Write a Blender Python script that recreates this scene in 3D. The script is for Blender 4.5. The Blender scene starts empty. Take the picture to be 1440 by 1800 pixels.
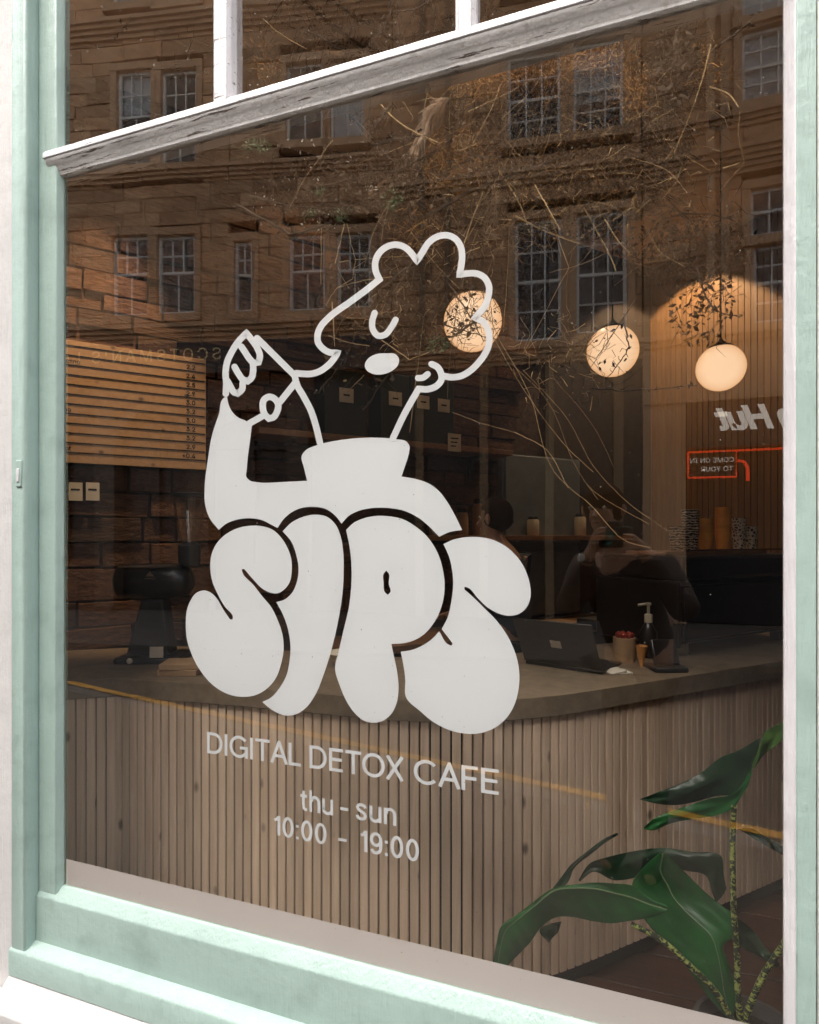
import bpy, bmesh, math, random
from mathutils import Vector, Matrix
from mathutils.geometry import tessellate_polygon
random.seed(7)
R = math.radians
S = bpy.context.scene
COL = S.collection

# ------------------------------------------------------------------ camera
CAM = Vector((0.0, -1.30, 1.55))
ALPHA = math.atan(347.0 / 1010.0)          # window seen 19 degrees off square
FPX, CX, HY = 1010.0, 720.0, 945.0         # focal length / principal column / horizon row of the 1440 x 1800 photo
CA, SA = math.cos(ALPHA), math.sin(ALPHA)
cam_d = bpy.data.cameras.new('camera'); cam = bpy.data.objects.new('camera', cam_d); COL.objects.link(cam)
cam.location = CAM
cam.rotation_euler = (R(90), 0, ALPHA)
cam_d.sensor_fit = 'HORIZONTAL'; cam_d.sensor_width = 36.0
cam_d.lens = FPX / 1440.0 * 36.0
cam_d.shift_y = (HY - 900.0) / 1440.0
cam_d.clip_start = 0.02; cam_d.clip_end = 500
S.camera = cam

# ------------------------------------------------------------------ world, sun, exposure
W = bpy.data.worlds.new('World'); S.world = W; W.use_nodes = True
wn = W.node_tree.nodes; wl = W.node_tree.links
sky = wn.new('ShaderNodeTexSky'); sky.sky_type = 'NISHITA'; sky.sun_disc = False
SUN_EL, SUN_AZ = 48.0, 200.0
sky.sun_elevation = R(SUN_EL); sky.sun_rotation = R(SUN_AZ)
sky.dust_density = 4.0; sky.air_density = 1.0; sky.ozone_density = 1.0
wn['Background'].inputs['Strength'].default_value = 0.10
whs = wn.new('ShaderNodeHueSaturation'); whs.inputs['Saturation'].default_value = 0.35          # grey overcast
wl.new(sky.outputs['Color'], whs.inputs['Color']); wl.new(whs.outputs['Color'], wn['Background'].inputs['Color'])
sun_d = bpy.data.lights.new('sun', 'SUN'); sun = bpy.data.objects.new('sun', sun_d); COL.objects.link(sun)
sun_d.energy = 1.5; sun_d.angle = R(50); sun_d.color = (1.0, 0.955, 0.89)
sd = Vector((math.sin(R(SUN_AZ)) * math.cos(R(SUN_EL)), math.cos(R(SUN_AZ)) * math.cos(R(SUN_EL)), math.sin(R(SUN_EL))))
sun.rotation_euler = sd.to_track_quat('Z', 'Y').to_euler(); sun.location = (-6, -4, 18)
vs = S.view_settings
vs.view_transform = 'Standard'; vs.look = 'None'; vs.exposure = 2.43; vs.gamma = 1.0; vs.use_curve_mapping = False
S.cycles.use_denoising = True
S.cycles.max_bounces = 5; S.cycles.diffuse_bounces = 3; S.cycles.glossy_bounces = 3; S.cycles.transparent_max_bounces = 8
S.cycles.use_adaptive_sampling = True; S.cycles.adaptive_threshold = 0.03
S.cycles.sample_clamp_indirect = 4.0

# ------------------------------------------------------------------ projections (photo row/column -> a place in the world)
def ray(px, py):
    u = (px - CX) / FPX; v = (py - HY) / FPX
    return Vector((-SA + u * CA, CA + u * SA, -v))
def on_y(px, py, y=0.0):                   # vertical sheet parallel to the window, y metres inside
    d = ray(px, py); t = (y - CAM.y) / d.y
    return CAM + d * t
def on_z(px, py, z):
    d = ray(px, py); t = (z - CAM.z) / d.z
    return CAM + d * t
def hit(px, py, p, n):
    d = ray(px, py); t = (Vector(p) - CAM).dot(n) / d.dot(n)
    return CAM + d * t
def at_depth(px, py, t):
    return CAM + ray(px, py) * t

# ------------------------------------------------------------------ mesh helpers
class MB:
    def __init__(s): s.v = []; s.f = []; s.uv = None
    def add(s, vs, fs):
        b = len(s.v); s.v += [tuple(x) for x in vs]; s.f += [tuple(i + b for i in f) for f in fs]; return s
    def box(s, lo, hi, M=None):
        (x0, y0, z0), (x1, y1, z1) = lo, hi
        vs = [Vector(p) for p in ((x0,y0,z0),(x1,y0,z0),(x1,y1,z0),(x0,y1,z0),(x0,y0,z1),(x1,y0,z1),(x1,y1,z1),(x0,y1,z1))]
        if M: vs = [M @ p for p in vs]
        return s.add(vs, [(0,3,2,1),(4,5,6,7),(0,1,5,4),(1,2,6,5),(2,3,7,6),(3,0,4,7)])
    def prism(s, prof, A, B, frame):       # extrude 2D profile [(a,b)] from A to B; frame=(axis_a, axis_b)
        n = len(prof); ea, eb = frame
        vs = [A + ea * a + eb * b for a, b in prof] + [B + ea * a + eb * b for a, b in prof]
        fs = [tuple(range(n))[::-1], tuple(range(n, 2 * n))] + [(i, (i + 1) % n, (i + 1) % n + n, i + n) for i in range(n)]
        return s.add(vs, fs)
    def tube(s, pts, rad, seg=6, cap=True):
        pts = [Vector(p) for p in pts]; n = len(pts)
        if not hasattr(rad, '__len__'): rad = [rad] * n
        vs = []; up = Vector((0.31, 0.17, 0.93))
        for i, p in enumerate(pts):
            t = (pts[min(i + 1, n - 1)] - pts[max(i - 1, 0)])
            if t.length < 1e-9: t = Vector((0, 0, 1))
            t.normalize()
            a = t.cross(up)
            if a.length < 1e-3: a = t.cross(Vector((1, 0, 0)))
            a.normalize(); b = t.cross(a)
            for k in range(seg):
                th = 2 * math.pi * k / seg
                vs.append(p + (a * math.cos(th) + b * math.sin(th)) * rad[i])
        fs = []
        for i in range(n - 1):
            for k in range(seg):
                fs.append((i*seg+k, i*seg+(k+1)%seg, (i+1)*seg+(k+1)%seg, (i+1)*seg+k))
        if cap:
            fs.append(tuple(range(seg))[::-1]); fs.append(tuple(range((n-1)*seg, n*seg)))
        return s.add(vs, fs)
    def lathe(s, prof, c, seg=20, axis=None):   # prof [(r,z)]
        c = Vector(c); vs = []; fs = []
        M = Vector((0,0,1)).rotation_difference(Vector(axis)).to_matrix() if axis is not None else Matrix.Identity(3)
        n = len(prof)
        for r, z in prof:
            for k in range(seg):
                th = 2 * math.pi * k / seg
                vs.append(c + M @ Vector((r * math.cos(th), r * math.sin(th), z)))
        for i in range(n - 1):
            for k in range(seg):
                fs.append((i*seg+k, i*seg+(k+1)%seg, (i+1)*seg+(k+1)%seg, (i+1)*seg+k))
        fs.append(tuple(range(seg))[::-1]); fs.append(tuple(range((n-1)*seg, n*seg)))
        return s.add(vs, fs)
    def poly(s, loops):                    # planar polygon(s) with holes, list of 3D loops
        tris = tessellate_polygon(loops)
        flat = [p for l in loops for p in l]
        return s.add(flat, tris)
    def mesh(s, name, off=None):
        me = bpy.data.meshes.new(name)
        vs = s.v if off is None else [(x - off[0], y - off[1], z - off[2]) for x, y, z in s.v]
        me.from_pydata(vs, [], s.f); me.validate(); me.update(); return me
    def build(s, name, m, parent=None, smooth=False, bevel=0.0, bseg=2, origin=None):
        off = None; loc = (0, 0, 0)
        if parent is None and origin is not None: off = Vector(origin); loc = off
        if parent is not None:
            P = world_loc(parent); org = Vector(origin) if origin is not None else P
            off = org; loc = org - P
        me = s.mesh(name, off); me.materials.append(m)
        return link(name, me, parent, loc, smooth, bevel, bseg)
def world_loc(o):
    p = Vector((0, 0, 0))
    while o is not None: p += Vector(o.location); o = o.parent
    return p
def link(name, me, parent=None, loc=(0, 0, 0), smooth=False, bevel=0.0, bseg=2):
    o = bpy.data.objects.new(name, me); COL.objects.link(o); o.location = loc
    if parent is not None: o.parent = parent
    if bevel:
        b = o.modifiers.new('bevel', 'BEVEL'); b.width = bevel; b.segments = bseg; b.limit_method = 'ANGLE'; b.angle_limit = R(35)
    if smooth or bevel:
        for p in me.polygons: p.use_smooth = True
        try: me.set_sharp_from_angle(angle=R(40))
        except Exception: pass
    return o
def tag(o, label=None, cat=None, group=None, kind=None):
    if label: o['label'] = label
    if cat: o['category'] = cat
    if group: o['group'] = group
    if kind: o['kind'] = kind
    return o
def thing(name, label, cat, loc, group=None):
    o = bpy.data.objects.new(name, None); COL.objects.link(o); o.location = loc; o.empty_display_size = 0.05
    return tag(o, label, cat, group)
def smooth_path(pts, n=6, closed=False, corner=55.0):
    """Catmull-Rom through 2D/3D points, sharp turns kept as corners."""
    pts = [Vector(p) for p in pts]; N = len(pts); out = []
    def is_corner(i):
        if not closed and (i <= 0 or i >= N - 1): return True
        a = pts[i % N] - pts[(i - 1) % N]; b = pts[(i + 1) % N] - pts[i % N]
        if a.length < 1e-9 or b.length < 1e-9: return True
        return math.degrees(a.angle(b)) > corner
    rng = range(N if closed else N - 1)
    for i in rng:
        p1, p2 = pts[i % N], pts[(i + 1) % N]
        L = (p2 - p1).length
        p0 = pts[(i - 1) % N] if not is_corner(i) else p1 - (p2 - p1)
        p3 = pts[(i + 2) % N] if not is_corner(i + 1) else p2 + (p2 - p1)
        def tang(a, b, c):
            l1 = max((b - a).length, 1e-9); l2 = max((c - b).length, 1e-9)
            return ((b - a) / l1 * l2 + (c - b) / l2 * l1) / (l1 + l2)
        m1 = tang(p0, p1, p2) * L; m2 = tang(p1, p2, p3) * L
        for k in range(n):
            t = k / n
            out.append((2*t**3-3*t**2+1)*p1 + (t**3-2*t**2+t)*m1 + (-2*t**3+3*t**2)*p2 + (t**3-t**2)*m2)
    if not closed: out.append(pts[-1])
    return out

# ------------------------------------------------------------------ materials
MATS = {}
def nodes(name):
    m = bpy.data.materials.new(name); m.use_nodes = True; MATS[name] = m
    nt = m.node_tree; return m, nt, nt.nodes['Principled BSDF']
def N(nt, typ, **kw):
    n = nt.nodes.new(typ)
    for k, v in kw.items():
        if k in n.inputs: n.inputs[k].default_value = v
        else: setattr(n, k, v)
    return n
def ramp(nt, fac, stops):
    r = nt.nodes.new('ShaderNodeValToRGB'); nt.links.new(fac, r.inputs['Fac'])
    els = r.color_ramp.elements
    while len(els) < len(stops): els.new(0.5)
    for e, (p, c) in zip(els, stops): e.position = p; e.color = tuple(c) + ((1,) if len(c) == 3 else ())
    return r
def mixc(nt, fac, a, b, blend='MIX'):
    m = nt.nodes.new('ShaderNodeMix'); m.data_type = 'RGBA'; m.blend_type = blend
    for sock, val in ((m.inputs[0], fac), (m.inputs[6], a), (m.inputs[7], b)):
        if hasattr(val, 'links') or hasattr(val, 'is_output'): nt.links.new(val, sock)
        else: sock.default_value = val if not isinstance(val, tuple) else tuple(val) + ((1,) if len(val) == 3 else ())
    return m.outputs[2]
def coords(nt, scale=(1, 1, 1), objspace=True, rand=True):
    tc = nt.nodes.new('ShaderNodeTexCoord'); mp = nt.nodes.new('ShaderNodeMapping'); mp.inputs['Scale'].default_value = scale
    nt.links.new(tc.outputs['Object'], mp.inputs['Vector'])
    if rand:
        oi = nt.nodes.new('ShaderNodeObjectInfo'); ml = nt.nodes.new('ShaderNodeMath'); ml.operation = 'MULTIPLY'; ml.inputs[1].default_value = 37.0
        nt.links.new(oi.outputs['Random'], ml.inputs[0])
        cb = nt.nodes.new('ShaderNodeCombineXYZ')
        for k in range(3): nt.links.new(ml.outputs[0], cb.inputs[k])
        nt.links.new(cb.outputs[0], mp.inputs['Location'])
    return mp.outputs['Vector']
def bump(nt, bsdf, height, strength=0.3, dist=0.01):
    b = nt.nodes.new('ShaderNodeBump'); b.inputs['Strength'].default_value = strength; b.inputs['Distance'].default_value = dist
    nt.links.new(height, b.inputs['Height']); nt.links.new(b.outputs['Normal'], bsdf.inputs['Normal'])
def mat_plain(name, col, rough=0.5, metal=0.0, var=0.12, scale=12.0, bmp=0.08, spec=0.5, emit=None, es=0.0, rnd=0.0):
    m, nt, b = nodes(name)
    v = coords(nt)
    no = N(nt, 'ShaderNodeTexNoise', Scale=scale, Detail=5.0); nt.links.new(v, no.inputs['Vector'])
    lo = tuple(c * (1 - var) for c in col); hi = tuple(min(1, c * (1 + var)) for c in col)
    r = ramp(nt, no.outputs['Fac'], [(0.3, lo), (0.7, hi)])
    out = r.outputs['Color']
    if rnd:
        oi = nt.nodes.new('ShaderNodeObjectInfo'); hs = nt.nodes.new('ShaderNodeHueSaturation')
        mr = N(nt, 'ShaderNodeMapRange'); mr.inputs['To Min'].default_value = 1 - rnd; mr.inputs['To Max'].default_value = 1 + rnd
        nt.links.new(oi.outputs['Random'], mr.inputs['Value']); nt.links.new(mr.outputs[0], hs.inputs['Value']); nt.links.new(out, hs.inputs['Color']); out = hs.outputs['Color']
    nt.links.new(out, b.inputs['Base Color'])
    b.inputs['Roughness'].default_value = rough; b.inputs['Metallic'].default_value = metal
    b.inputs['Specular IOR Level'].default_value = spec
    if bmp: bump(nt, b, no.outputs['Fac'], bmp, 0.01)
    if emit: b.inputs['Emission Color'].default_value = tuple(emit) + (1,); b.inputs['Emission Strength'].default_value = es
    return m

def mat_paint(name, col, dirt=(0.25, 0.24, 0.2), peel=0.0, peelcol=(0.10, 0.075, 0.055), rough=0.42, grime=0.35):
    m, nt, b = nodes(name)
    v = coords(nt, rand=False)
    n1 = N(nt, 'ShaderNodeTexNoise', Scale=3.0, Detail=6.0); nt.links.new(v, n1.inputs['Vector'])
    r1 = ramp(nt, n1.outputs['Fac'], [(0.35, tuple(c * 0.93 for c in col)), (0.65, tuple(min(1, c * 1.04) for c in col))])
    v2 = coords(nt, (30, 30, 4), rand=False)
    n2 = N(nt, 'ShaderNodeTexNoise', Scale=1.0, Detail=8.0, Roughness=0.7); nt.links.new(v2, n2.inputs['Vector'])
    r2 = ramp(nt, n2.outputs['Fac'], [(0.58, (0, 0, 0)), (0.8, (1, 1, 1))])
    ml = nt.nodes.new('ShaderNodeMath'); ml.operation = 'MULTIPLY'; ml.inputs[1].default_value = grime
    nt.links.new(r2.outputs['Color'], ml.inputs[0])
    c = mixc(nt, ml.outputs[0], r1.outputs['Color'], dirt)
    if peel:
        v3 = coords(nt, (4, 30, 60), rand=False)
        n3 = N(nt, 'ShaderNodeTexNoise', Scale=1.6, Detail=10.0, Roughness=0.72); nt.links.new(v3, n3.inputs['Vector'])
        r3 = ramp(nt, n3.outputs['Fac'], [(peel, (0, 0, 0)), (peel + 0.035, (1, 1, 1))])
        c = mixc(nt, r3.outputs['Color'], c, peelcol)
        n3b = N(nt, 'ShaderNodeTexNoise', Scale=9.0, Detail=4.0); nt.links.new(v, n3b.inputs['Vector'])
        r4 = ramp(nt, n3b.outputs['Fac'], [(0.55, (0, 0, 0)), (0.75, (0.5, 0.5, 0.5))])
        c = mixc(nt, r4.outputs['Color'], c, tuple(0.62 * k for k in col))
    nt.links.new(c, b.inputs['Base Color']); b.inputs['Roughness'].default_value = rough
    n4 = N(nt, 'ShaderNodeTexNoise', Scale=14.0, Detail=8.0, Roughness=0.6); nt.links.new(v, n4.inputs['Vector'])
    v5 = coords(nt, (160, 160, 12), rand=False); n5 = N(nt, 'ShaderNodeTexNoise', Scale=1.0, Detail=3.0); nt.links.new(v5, n5.inputs['Vector'])   # brush marks
    ad = nt.nodes.new('ShaderNodeMath'); ad.operation = 'MULTIPLY_ADD'; ad.inputs[1].default_value = 0.35; nt.links.new(n5.outputs['Fac'], ad.inputs[0]); nt.links.new(n4.outputs['Fac'], ad.inputs[2])
    bump(nt, b, ad.outputs[0], 0.34, 0.014)
    return m

def mat_wood(name, lo, hi, knot=(0.05, 0.03, 0.02), rough=0.55, axis=2, knots=True, rnd=0.22):
    m, nt, b = nodes(name)
    sc = [40, 40, 40]; sc[axis] = 2.2
    v = coords(nt, tuple(sc))
    n1 = N(nt, 'ShaderNodeTexNoise', Scale=1.0, Detail=7.0, Roughness=0.6, Distortion=0.6); nt.links.new(v, n1.inputs['Vector'])
    r = ramp(nt, n1.outputs['Fac'], [(0.25, lo), (0.75, hi)])
    out = r.outputs['Color']
    oi = nt.nodes.new('ShaderNodeObjectInfo'); hs = nt.nodes.new('ShaderNodeHueSaturation')
    mr = N(nt, 'ShaderNodeMapRange'); mr.inputs['To Min'].default_value = 1 - rnd; mr.inputs['To Max'].default_value = 1 + rnd
    nt.links.new(oi.outputs['Random'], mr.inputs['Value']); nt.links.new(mr.outputs[0], hs.inputs['Value']); nt.links.new(out, hs.inputs['Color']); out = hs.outputs['Color']
    if knots:
        sk = [30, 30, 30]; sk[axis] = 16.0
        vk = coords(nt, tuple(sk))
        vo = N(nt, 'ShaderNodeTexVoronoi', Scale=0.30); nt.links.new(vk, vo.inputs['Vector'])
        rk = ramp(nt, vo.outputs['Distance'], [(0.05, (0.8, 0.8, 0.8)), (0.13, (0, 0, 0))])
        out = mixc(nt, rk.outputs['Color'], out, knot)
    nt.links.new(out, b.inputs['Base Color']); b.inputs['Roughness'].default_value = rough
    bump(nt, b, n1.outputs['Fac'], 0.15, 0.004)
    return m

def mat_stone(name, a, b_, c, scale=6.0, rough=0.9, rnd=0.3, bmp=0.6):
    m, nt, bs = nodes(name)
    v = coords(nt)
    n1 = N(nt, 'ShaderNodeTexNoise', Scale=scale, Detail=9.0, Roughness=0.68); nt.links.new(v, n1.inputs['Vector'])
    r = ramp(nt, n1.outputs['Fac'], [(0.25, a), (0.5, b_), (0.78, c)])
    oi = nt.nodes.new('ShaderNodeObjectInfo'); hs = nt.nodes.new('ShaderNodeHueSaturation')
    mr = N(nt, 'ShaderNodeMapRange'); mr.inputs['To Min'].default_value = 1 - rnd; mr.inputs['To Max'].default_value = 1 + rnd
    nt.links.new(oi.outputs['Random'], mr.inputs['Value']); nt.links.new(mr.outputs[0], hs.inputs['Value']); nt.links.new(r.outputs['Color'], hs.inputs['Color'])
    nt.links.new(hs.outputs['Color'], bs.inputs['Base Color']); bs.inputs['Roughness'].default_value = rough
    bump(nt, bs, n1.outputs['Fac'], bmp, 0.03)
    return m

MINT = mat_paint('mint_paint', (0.385, 0.505, 0.45), dirt=(0.22, 0.29, 0.24), grime=0.55, peel=0.715, peelcol=(0.55, 0.58, 0.54))
WHITE_OLD = mat_paint('weathered_white_paint', (0.70, 0.67, 0.68), dirt=(0.35, 0.31, 0.27), peel=0.60, grime=0.5)
WHITE_GRIM = mat_paint('grimy_white_paint', (0.66, 0.63, 0.61), dirt=(0.30, 0.26, 0.21), peel=0.585, grime=0.8)
WHITE_BEAD = mat_paint('white_bead_paint', (0.70, 0.67, 0.68), dirt=(0.35, 0.31, 0.27), grime=0.3)
RENDER = mat_paint('white_render', (0.66, 0.635, 0.62), dirt=(0.36, 0.33, 0.30), grime=0.45, rough=0.8)
SLAT = mat_wood('slat_timber', (0.51, 0.37, 0.26), (0.72, 0.55, 0.405), rnd=0.15)
SLATB = mat_wood('warm_slat_timber', (0.22, 0.12, 0.055), (0.34, 0.19, 0.09), knots=False, rnd=0.12)
BACKING = mat_plain('dark_backing', (0.012, 0.009, 0.007), 0.9)
CONCRETE = mat_stone('counter_stone', (0.12, 0.085, 0.053), (0.18, 0.132, 0.085), (0.25, 0.19, 0.125), scale=14, rough=0.55, rnd=0.0, bmp=0.15)
BRICK = mat_stone('old_brick', (0.05, 0.020, 0.010), (0.105, 0.044, 0.020), (0.19, 0.088, 0.040), scale=6, rnd=0.45, bmp=0.9)
MORTAR = mat_stone('mortar', (0.04, 0.024, 0.016), (0.065, 0.038, 0.024), (0.10, 0.06, 0.038), scale=20, rnd=0.0)
SAND = mat_stone('sandstone', (0.29, 0.155, 0.080), (0.48, 0.285, 0.160), (0.62, 0.41, 0.25), scale=1.6, rnd=0.22, bmp=0.4)
SANDTRIM = mat_stone('sandstone_dressed', (0.39, 0.235, 0.135), (0.50, 0.315, 0.19), (0.60, 0.405, 0.255), scale=1.2, rnd=0.1, bmp=0.15)
SANDJOINT = mat_stone('sandstone_joint', (0.17, 0.115, 0.07), (0.22, 0.155, 0.095), (0.27, 0.2, 0.125), scale=2, rnd=0.0)
SASH = mat_plain('sash_white', (0.72, 0.71, 0.68), 0.5)
DARKROOM = mat_plain('dark_room', (0.02, 0.02, 0.022), 0.9)
BLIND = mat_plain('pale_blind', (0.45, 0.47, 0.5), 0.8)
SHOPDARK = mat_plain('dark_shopfront_paint', (0.014, 0.010, 0.008), 0.45)
ASPHALT = mat_stone('asphalt', (0.028, 0.026, 0.025), (0.042, 0.04, 0.038), (0.062, 0.059, 0.056), scale=18, rnd=0.0, bmp=0.4)
PAVING = mat_stone('paving_slab', (0.062, 0.055, 0.048), (0.09, 0.08, 0.07), (0.12, 0.108, 0.095), scale=4, rnd=0.14, bmp=0.3)
KERB = mat_stone('kerb_stone', (0.11, 0.107, 0.104), (0.15, 0.145, 0.14), (0.19, 0.185, 0.18), scale=5, rnd=0.15)
FLOORW = mat_wood('floor_board', (0.045, 0.018, 0.010), (0.085, 0.035, 0.020), axis=0, knots=False)
PLASTER = mat_plain('plaster', (0.74, 0.62, 0.49), 0.85)
DARKPLASTER = mat_plain('dark_plaster', (0.055, 0.042, 0.034), 0.85)
BLACK = mat_plain('black_enamel', (0.010, 0.010, 0.011), 0.3)
BLACKM = mat_plain('black_matt', (0.013, 0.013, 0.013), 0.6)
STEEL = mat_plain('steel', (0.55, 0.53, 0.5), 0.25, 1.0, var=0.05)
KRAFT = mat_plain('kraft_card', (0.38, 0.24, 0.13), 0.8)
PAPER = mat_plain('paper_label', (0.62, 0.54, 0.42), 0.8)
PINE = mat_wood('shelf_board', (0.18, 0.085, 0.035), (0.30, 0.15, 0.065), axis=0, knots=False)
MENUW = mat_wood('menu_plywood', (0.40, 0.22, 0.10), (0.54, 0.32, 0.155), axis=0, rnd=0.05)
INK = mat_plain('ink', (0.012, 0.010, 0.009), 0.7)
GOLD = mat_plain('gold_letter', (0.80, 0.60, 0.30), 0.5)
SIGNWHITE = mat_plain('sign_white', (0.8, 0.79, 0.76), 0.5, emit=(1, 0.97, 0.9), es=0.22)
NEON = mat_plain('red_neon', (0.6, 0.05, 0.02), 0.4, emit=(1.0, 0.06, 0.015), es=0.36)
FRIDGE = mat_plain('blue_grey_door', (0.16, 0.19, 0.215), 0.45)
CREAMP = mat_plain('cream_plastic', (0.62, 0.55, 0.42), 0.4)
SKIN = mat_plain('skin', (0.42, 0.24, 0.16), 0.5, var=0.06)
HAIR = mat_plain('brown_hair', (0.030, 0.016, 0.010), 0.95, spec=0.1)
COATM = mat_plain('dark_coat', (0.030, 0.016, 0.012), 0.8)
SHIRTB = mat_plain('blue_grey_shirt', (0.045, 0.055, 0.075), 0.8)
TROUSER = mat_plain('dark_trousers', (0.018, 0.018, 0.022), 0.85)
LAPTOP = mat_plain('laptop_grey', (0.06, 0.055, 0.048), 0.35, 0.6, var=0.04)
YELLOW = mat_stone('road_yellow', (0.42, 0.22, 0.03), (0.70, 0.36, 0.05), (0.80, 0.44, 0.08), scale=12, rnd=0.0)
DRYTW = mat_plain('dark_twig', (0.055, 0.032, 0.016), 0.8, rnd=0.3)
DRYSTEM = mat_plain('dry_stem', (0.30, 0.185, 0.085), 0.75, rnd=0.35)
STRAW = mat_plain('straw', (0.54, 0.36, 0.17), 0.7, rnd=0.3)
SEED = mat_plain('rust_seed_head', (0.44, 0.21, 0.05), 0.8, var=0.4, scale=3, rnd=0.2)
FERN = mat_plain('dark_dried_fern', (0.085, 0.048, 0.019), 0.8, var=0.4, scale=5)
PLUME = mat_plain('pampas_plume', (0.56, 0.40, 0.27), 0.9)
SPRIG = mat_plain('green_sprig', (0.10, 0.14, 0.06), 0.7)
PETAL = mat_plain('pale_dried_petal', (0.55, 0.50, 0.42), 0.8)

def mat_glass(name, refl=1.0, ior=1.52, warp=0.0004, dust=True):
    """thin window glass: mirror reflection by Fresnel (both faces), the rest goes straight through"""
    m = bpy.data.materials.new(name); m.use_nodes = True; nt = m.node_tree; nt.nodes.clear()
    out = nt.nodes.new('ShaderNodeOutputMaterial')
    fr = N(nt, 'ShaderNodeFresnel', IOR=ior)
    ge = nt.nodes.new('ShaderNodeNewGeometry'); mr = N(nt, 'ShaderNodeMapRange'); mr.inputs['To Min'].default_value = ior; mr.inputs['To Max'].default_value = 1.0 / ior   # a sheet reflects alike from both sides
    nt.links.new(ge.outputs['Backfacing'], mr.inputs['Value']); nt.links.new(mr.outputs[0], fr.inputs['IOR'])
    ml = nt.nodes.new('ShaderNodeMath'); ml.operation = 'MULTIPLY'; ml.inputs[1].default_value = 2.0 * refl; ml.use_clamp = True
    gl = N(nt, 'ShaderNodeBsdfGlossy', Roughness=0.0); gl.inputs['Color'].default_value = (1, 0.95, 0.88, 1)
    tr = nt.nodes.new('ShaderNodeBsdfTransparent'); tr.inputs['Color'].default_value = (0.97, 0.965, 0.95, 1)
    tc = nt.nodes.new('ShaderNodeTexCoord')
    if warp:
        n1 = N(nt, 'ShaderNodeTexNoise', Scale=2.6, Detail=1.0); nt.links.new(tc.outputs['Object'], n1.inputs['Vector'])
        bp = nt.nodes.new('ShaderNodeBump'); bp.inputs['Strength'].default_value = 1.0; bp.inputs['Distance'].default_value = warp
        nt.links.new(n1.outputs['Fac'], bp.inputs['Height']); nt.links.new(bp.outputs['Normal'], gl.inputs['Normal'])
    mx = nt.nodes.new('ShaderNodeMixShader')
    nt.links.new(fr.outputs[0], ml.inputs[0]); nt.links.new(ml.outputs[0], mx.inputs[0]); nt.links.new(tr.outputs[0], mx.inputs[1]); nt.links.new(gl.outputs[0], mx.inputs[2])
    last = mx
    if dust:   # specks on the outer face
        n2 = N(nt, 'ShaderNodeTexNoise', Scale=170.0, Detail=0.0); nt.links.new(tc.outputs['Object'], n2.inputs['Vector'])
        r2 = ramp(nt, n2.outputs['Fac'], [(0.84, (0, 0, 0)), (0.88, (0.5, 0.5, 0.5))])
        df = nt.nodes.new('ShaderNodeBsdfDiffuse'); df.inputs['Color'].default_value = (0.55, 0.5, 0.45, 1)
        mx2 = nt.nodes.new('ShaderNodeMixShader')
        nt.links.new(r2.outputs['Color'], mx2.inputs[0]); nt.links.new(mx.outputs[0], mx2.inputs[1]); nt.links.new(df.outputs[0], mx2.inputs[2]); last = mx2
    nt.links.new(last.outputs[0], out.inputs['Surface'])
    return m
GLASS = mat_glass('shop_glass', refl=1.55)
PANE = mat_glass('far_pane_glass', refl=0.8, warp=0.0, dust=False)
JAR = mat_glass('jar_glass', refl=0.6, warp=0.0, dust=False)

def mat_vinyl(name, col, see):
    m, nt, b = nodes(name)
    b.inputs['Base Color'].default_value = tuple(col) + (1,); b.inputs['Roughness'].default_value = 0.6
    tr = nt.nodes.new('ShaderNodeBsdfTransparent'); mx = nt.nodes.new('ShaderNodeMixShader'); mx.inputs[0].default_value = see
    out = nt.nodes['Material Output']
    nt.links.new(b.outputs[0], mx.inputs[1]); nt.links.new(tr.outputs[0], mx.inputs[2]); nt.links.new(mx.outputs[0], out.inputs['Surface'])
    return m
VINYL = mat_vinyl('white_vinyl', (0.90, 0.93, 0.965), 0.03)
FROST = mat_vinyl('frosted_film', (0.76, 0.70, 0.675), 0.05)

def mat_leaf(name, a, b_):
    m, nt, b = nodes(name)
    v = coords(nt)
    n1 = N(nt, 'ShaderNodeTexNoise', Scale=9.0, Detail=5.0); nt.links.new(v, n1.inputs['Vector'])
    r = ramp(nt, n1.outputs['Fac'], [(0.3, a), (0.62, b_), (0.8, tuple(min(1, x * 1.5) for x in b_))])
    nt.links.new(r.outputs['Color'], b.inputs['Base Color']); b.inputs['Roughness'].default_value = 0.42
    wv = N(nt, 'ShaderNodeTexWave', Scale=11.0, Distortion=2.5); wv.bands_direction = 'DIAGONAL'; nt.links.new(v, wv.inputs['Vector'])
    mm = nt.nodes.new('ShaderNodeMath'); mm.operation = 'MULTIPLY_ADD'; mm.inputs[1].default_value = 0.35; nt.links.new(wv.outputs['Fac'], mm.inputs[0]); nt.links.new(n1.outputs['Fac'], mm.inputs[2])
    bump(nt, b, mm.outputs[0], 0.35, 0.012)
    tl = nt.nodes.new('ShaderNodeBsdfTranslucent'); tl.inputs['Color'].default_value = (b_[0] * 1.6, b_[1] * 1.8, b_[2], 1)
    mx = nt.nodes.new('ShaderNodeMixShader'); mx.inputs[0].default_value = 0.22
    nt.links.new(b.outputs[0], mx.inputs[1]); nt.links.new(tl.outputs[0], mx.inputs[2]); nt.links.new(mx.outputs[0], nt.nodes['Material Output'].inputs['Surface'])
    return m
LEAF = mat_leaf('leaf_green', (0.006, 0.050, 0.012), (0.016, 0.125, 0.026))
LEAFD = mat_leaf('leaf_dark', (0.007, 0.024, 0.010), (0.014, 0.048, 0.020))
LEAFV = mat_plain('leaf_vein', (0.12, 0.20, 0.09), 0.5)
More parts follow.
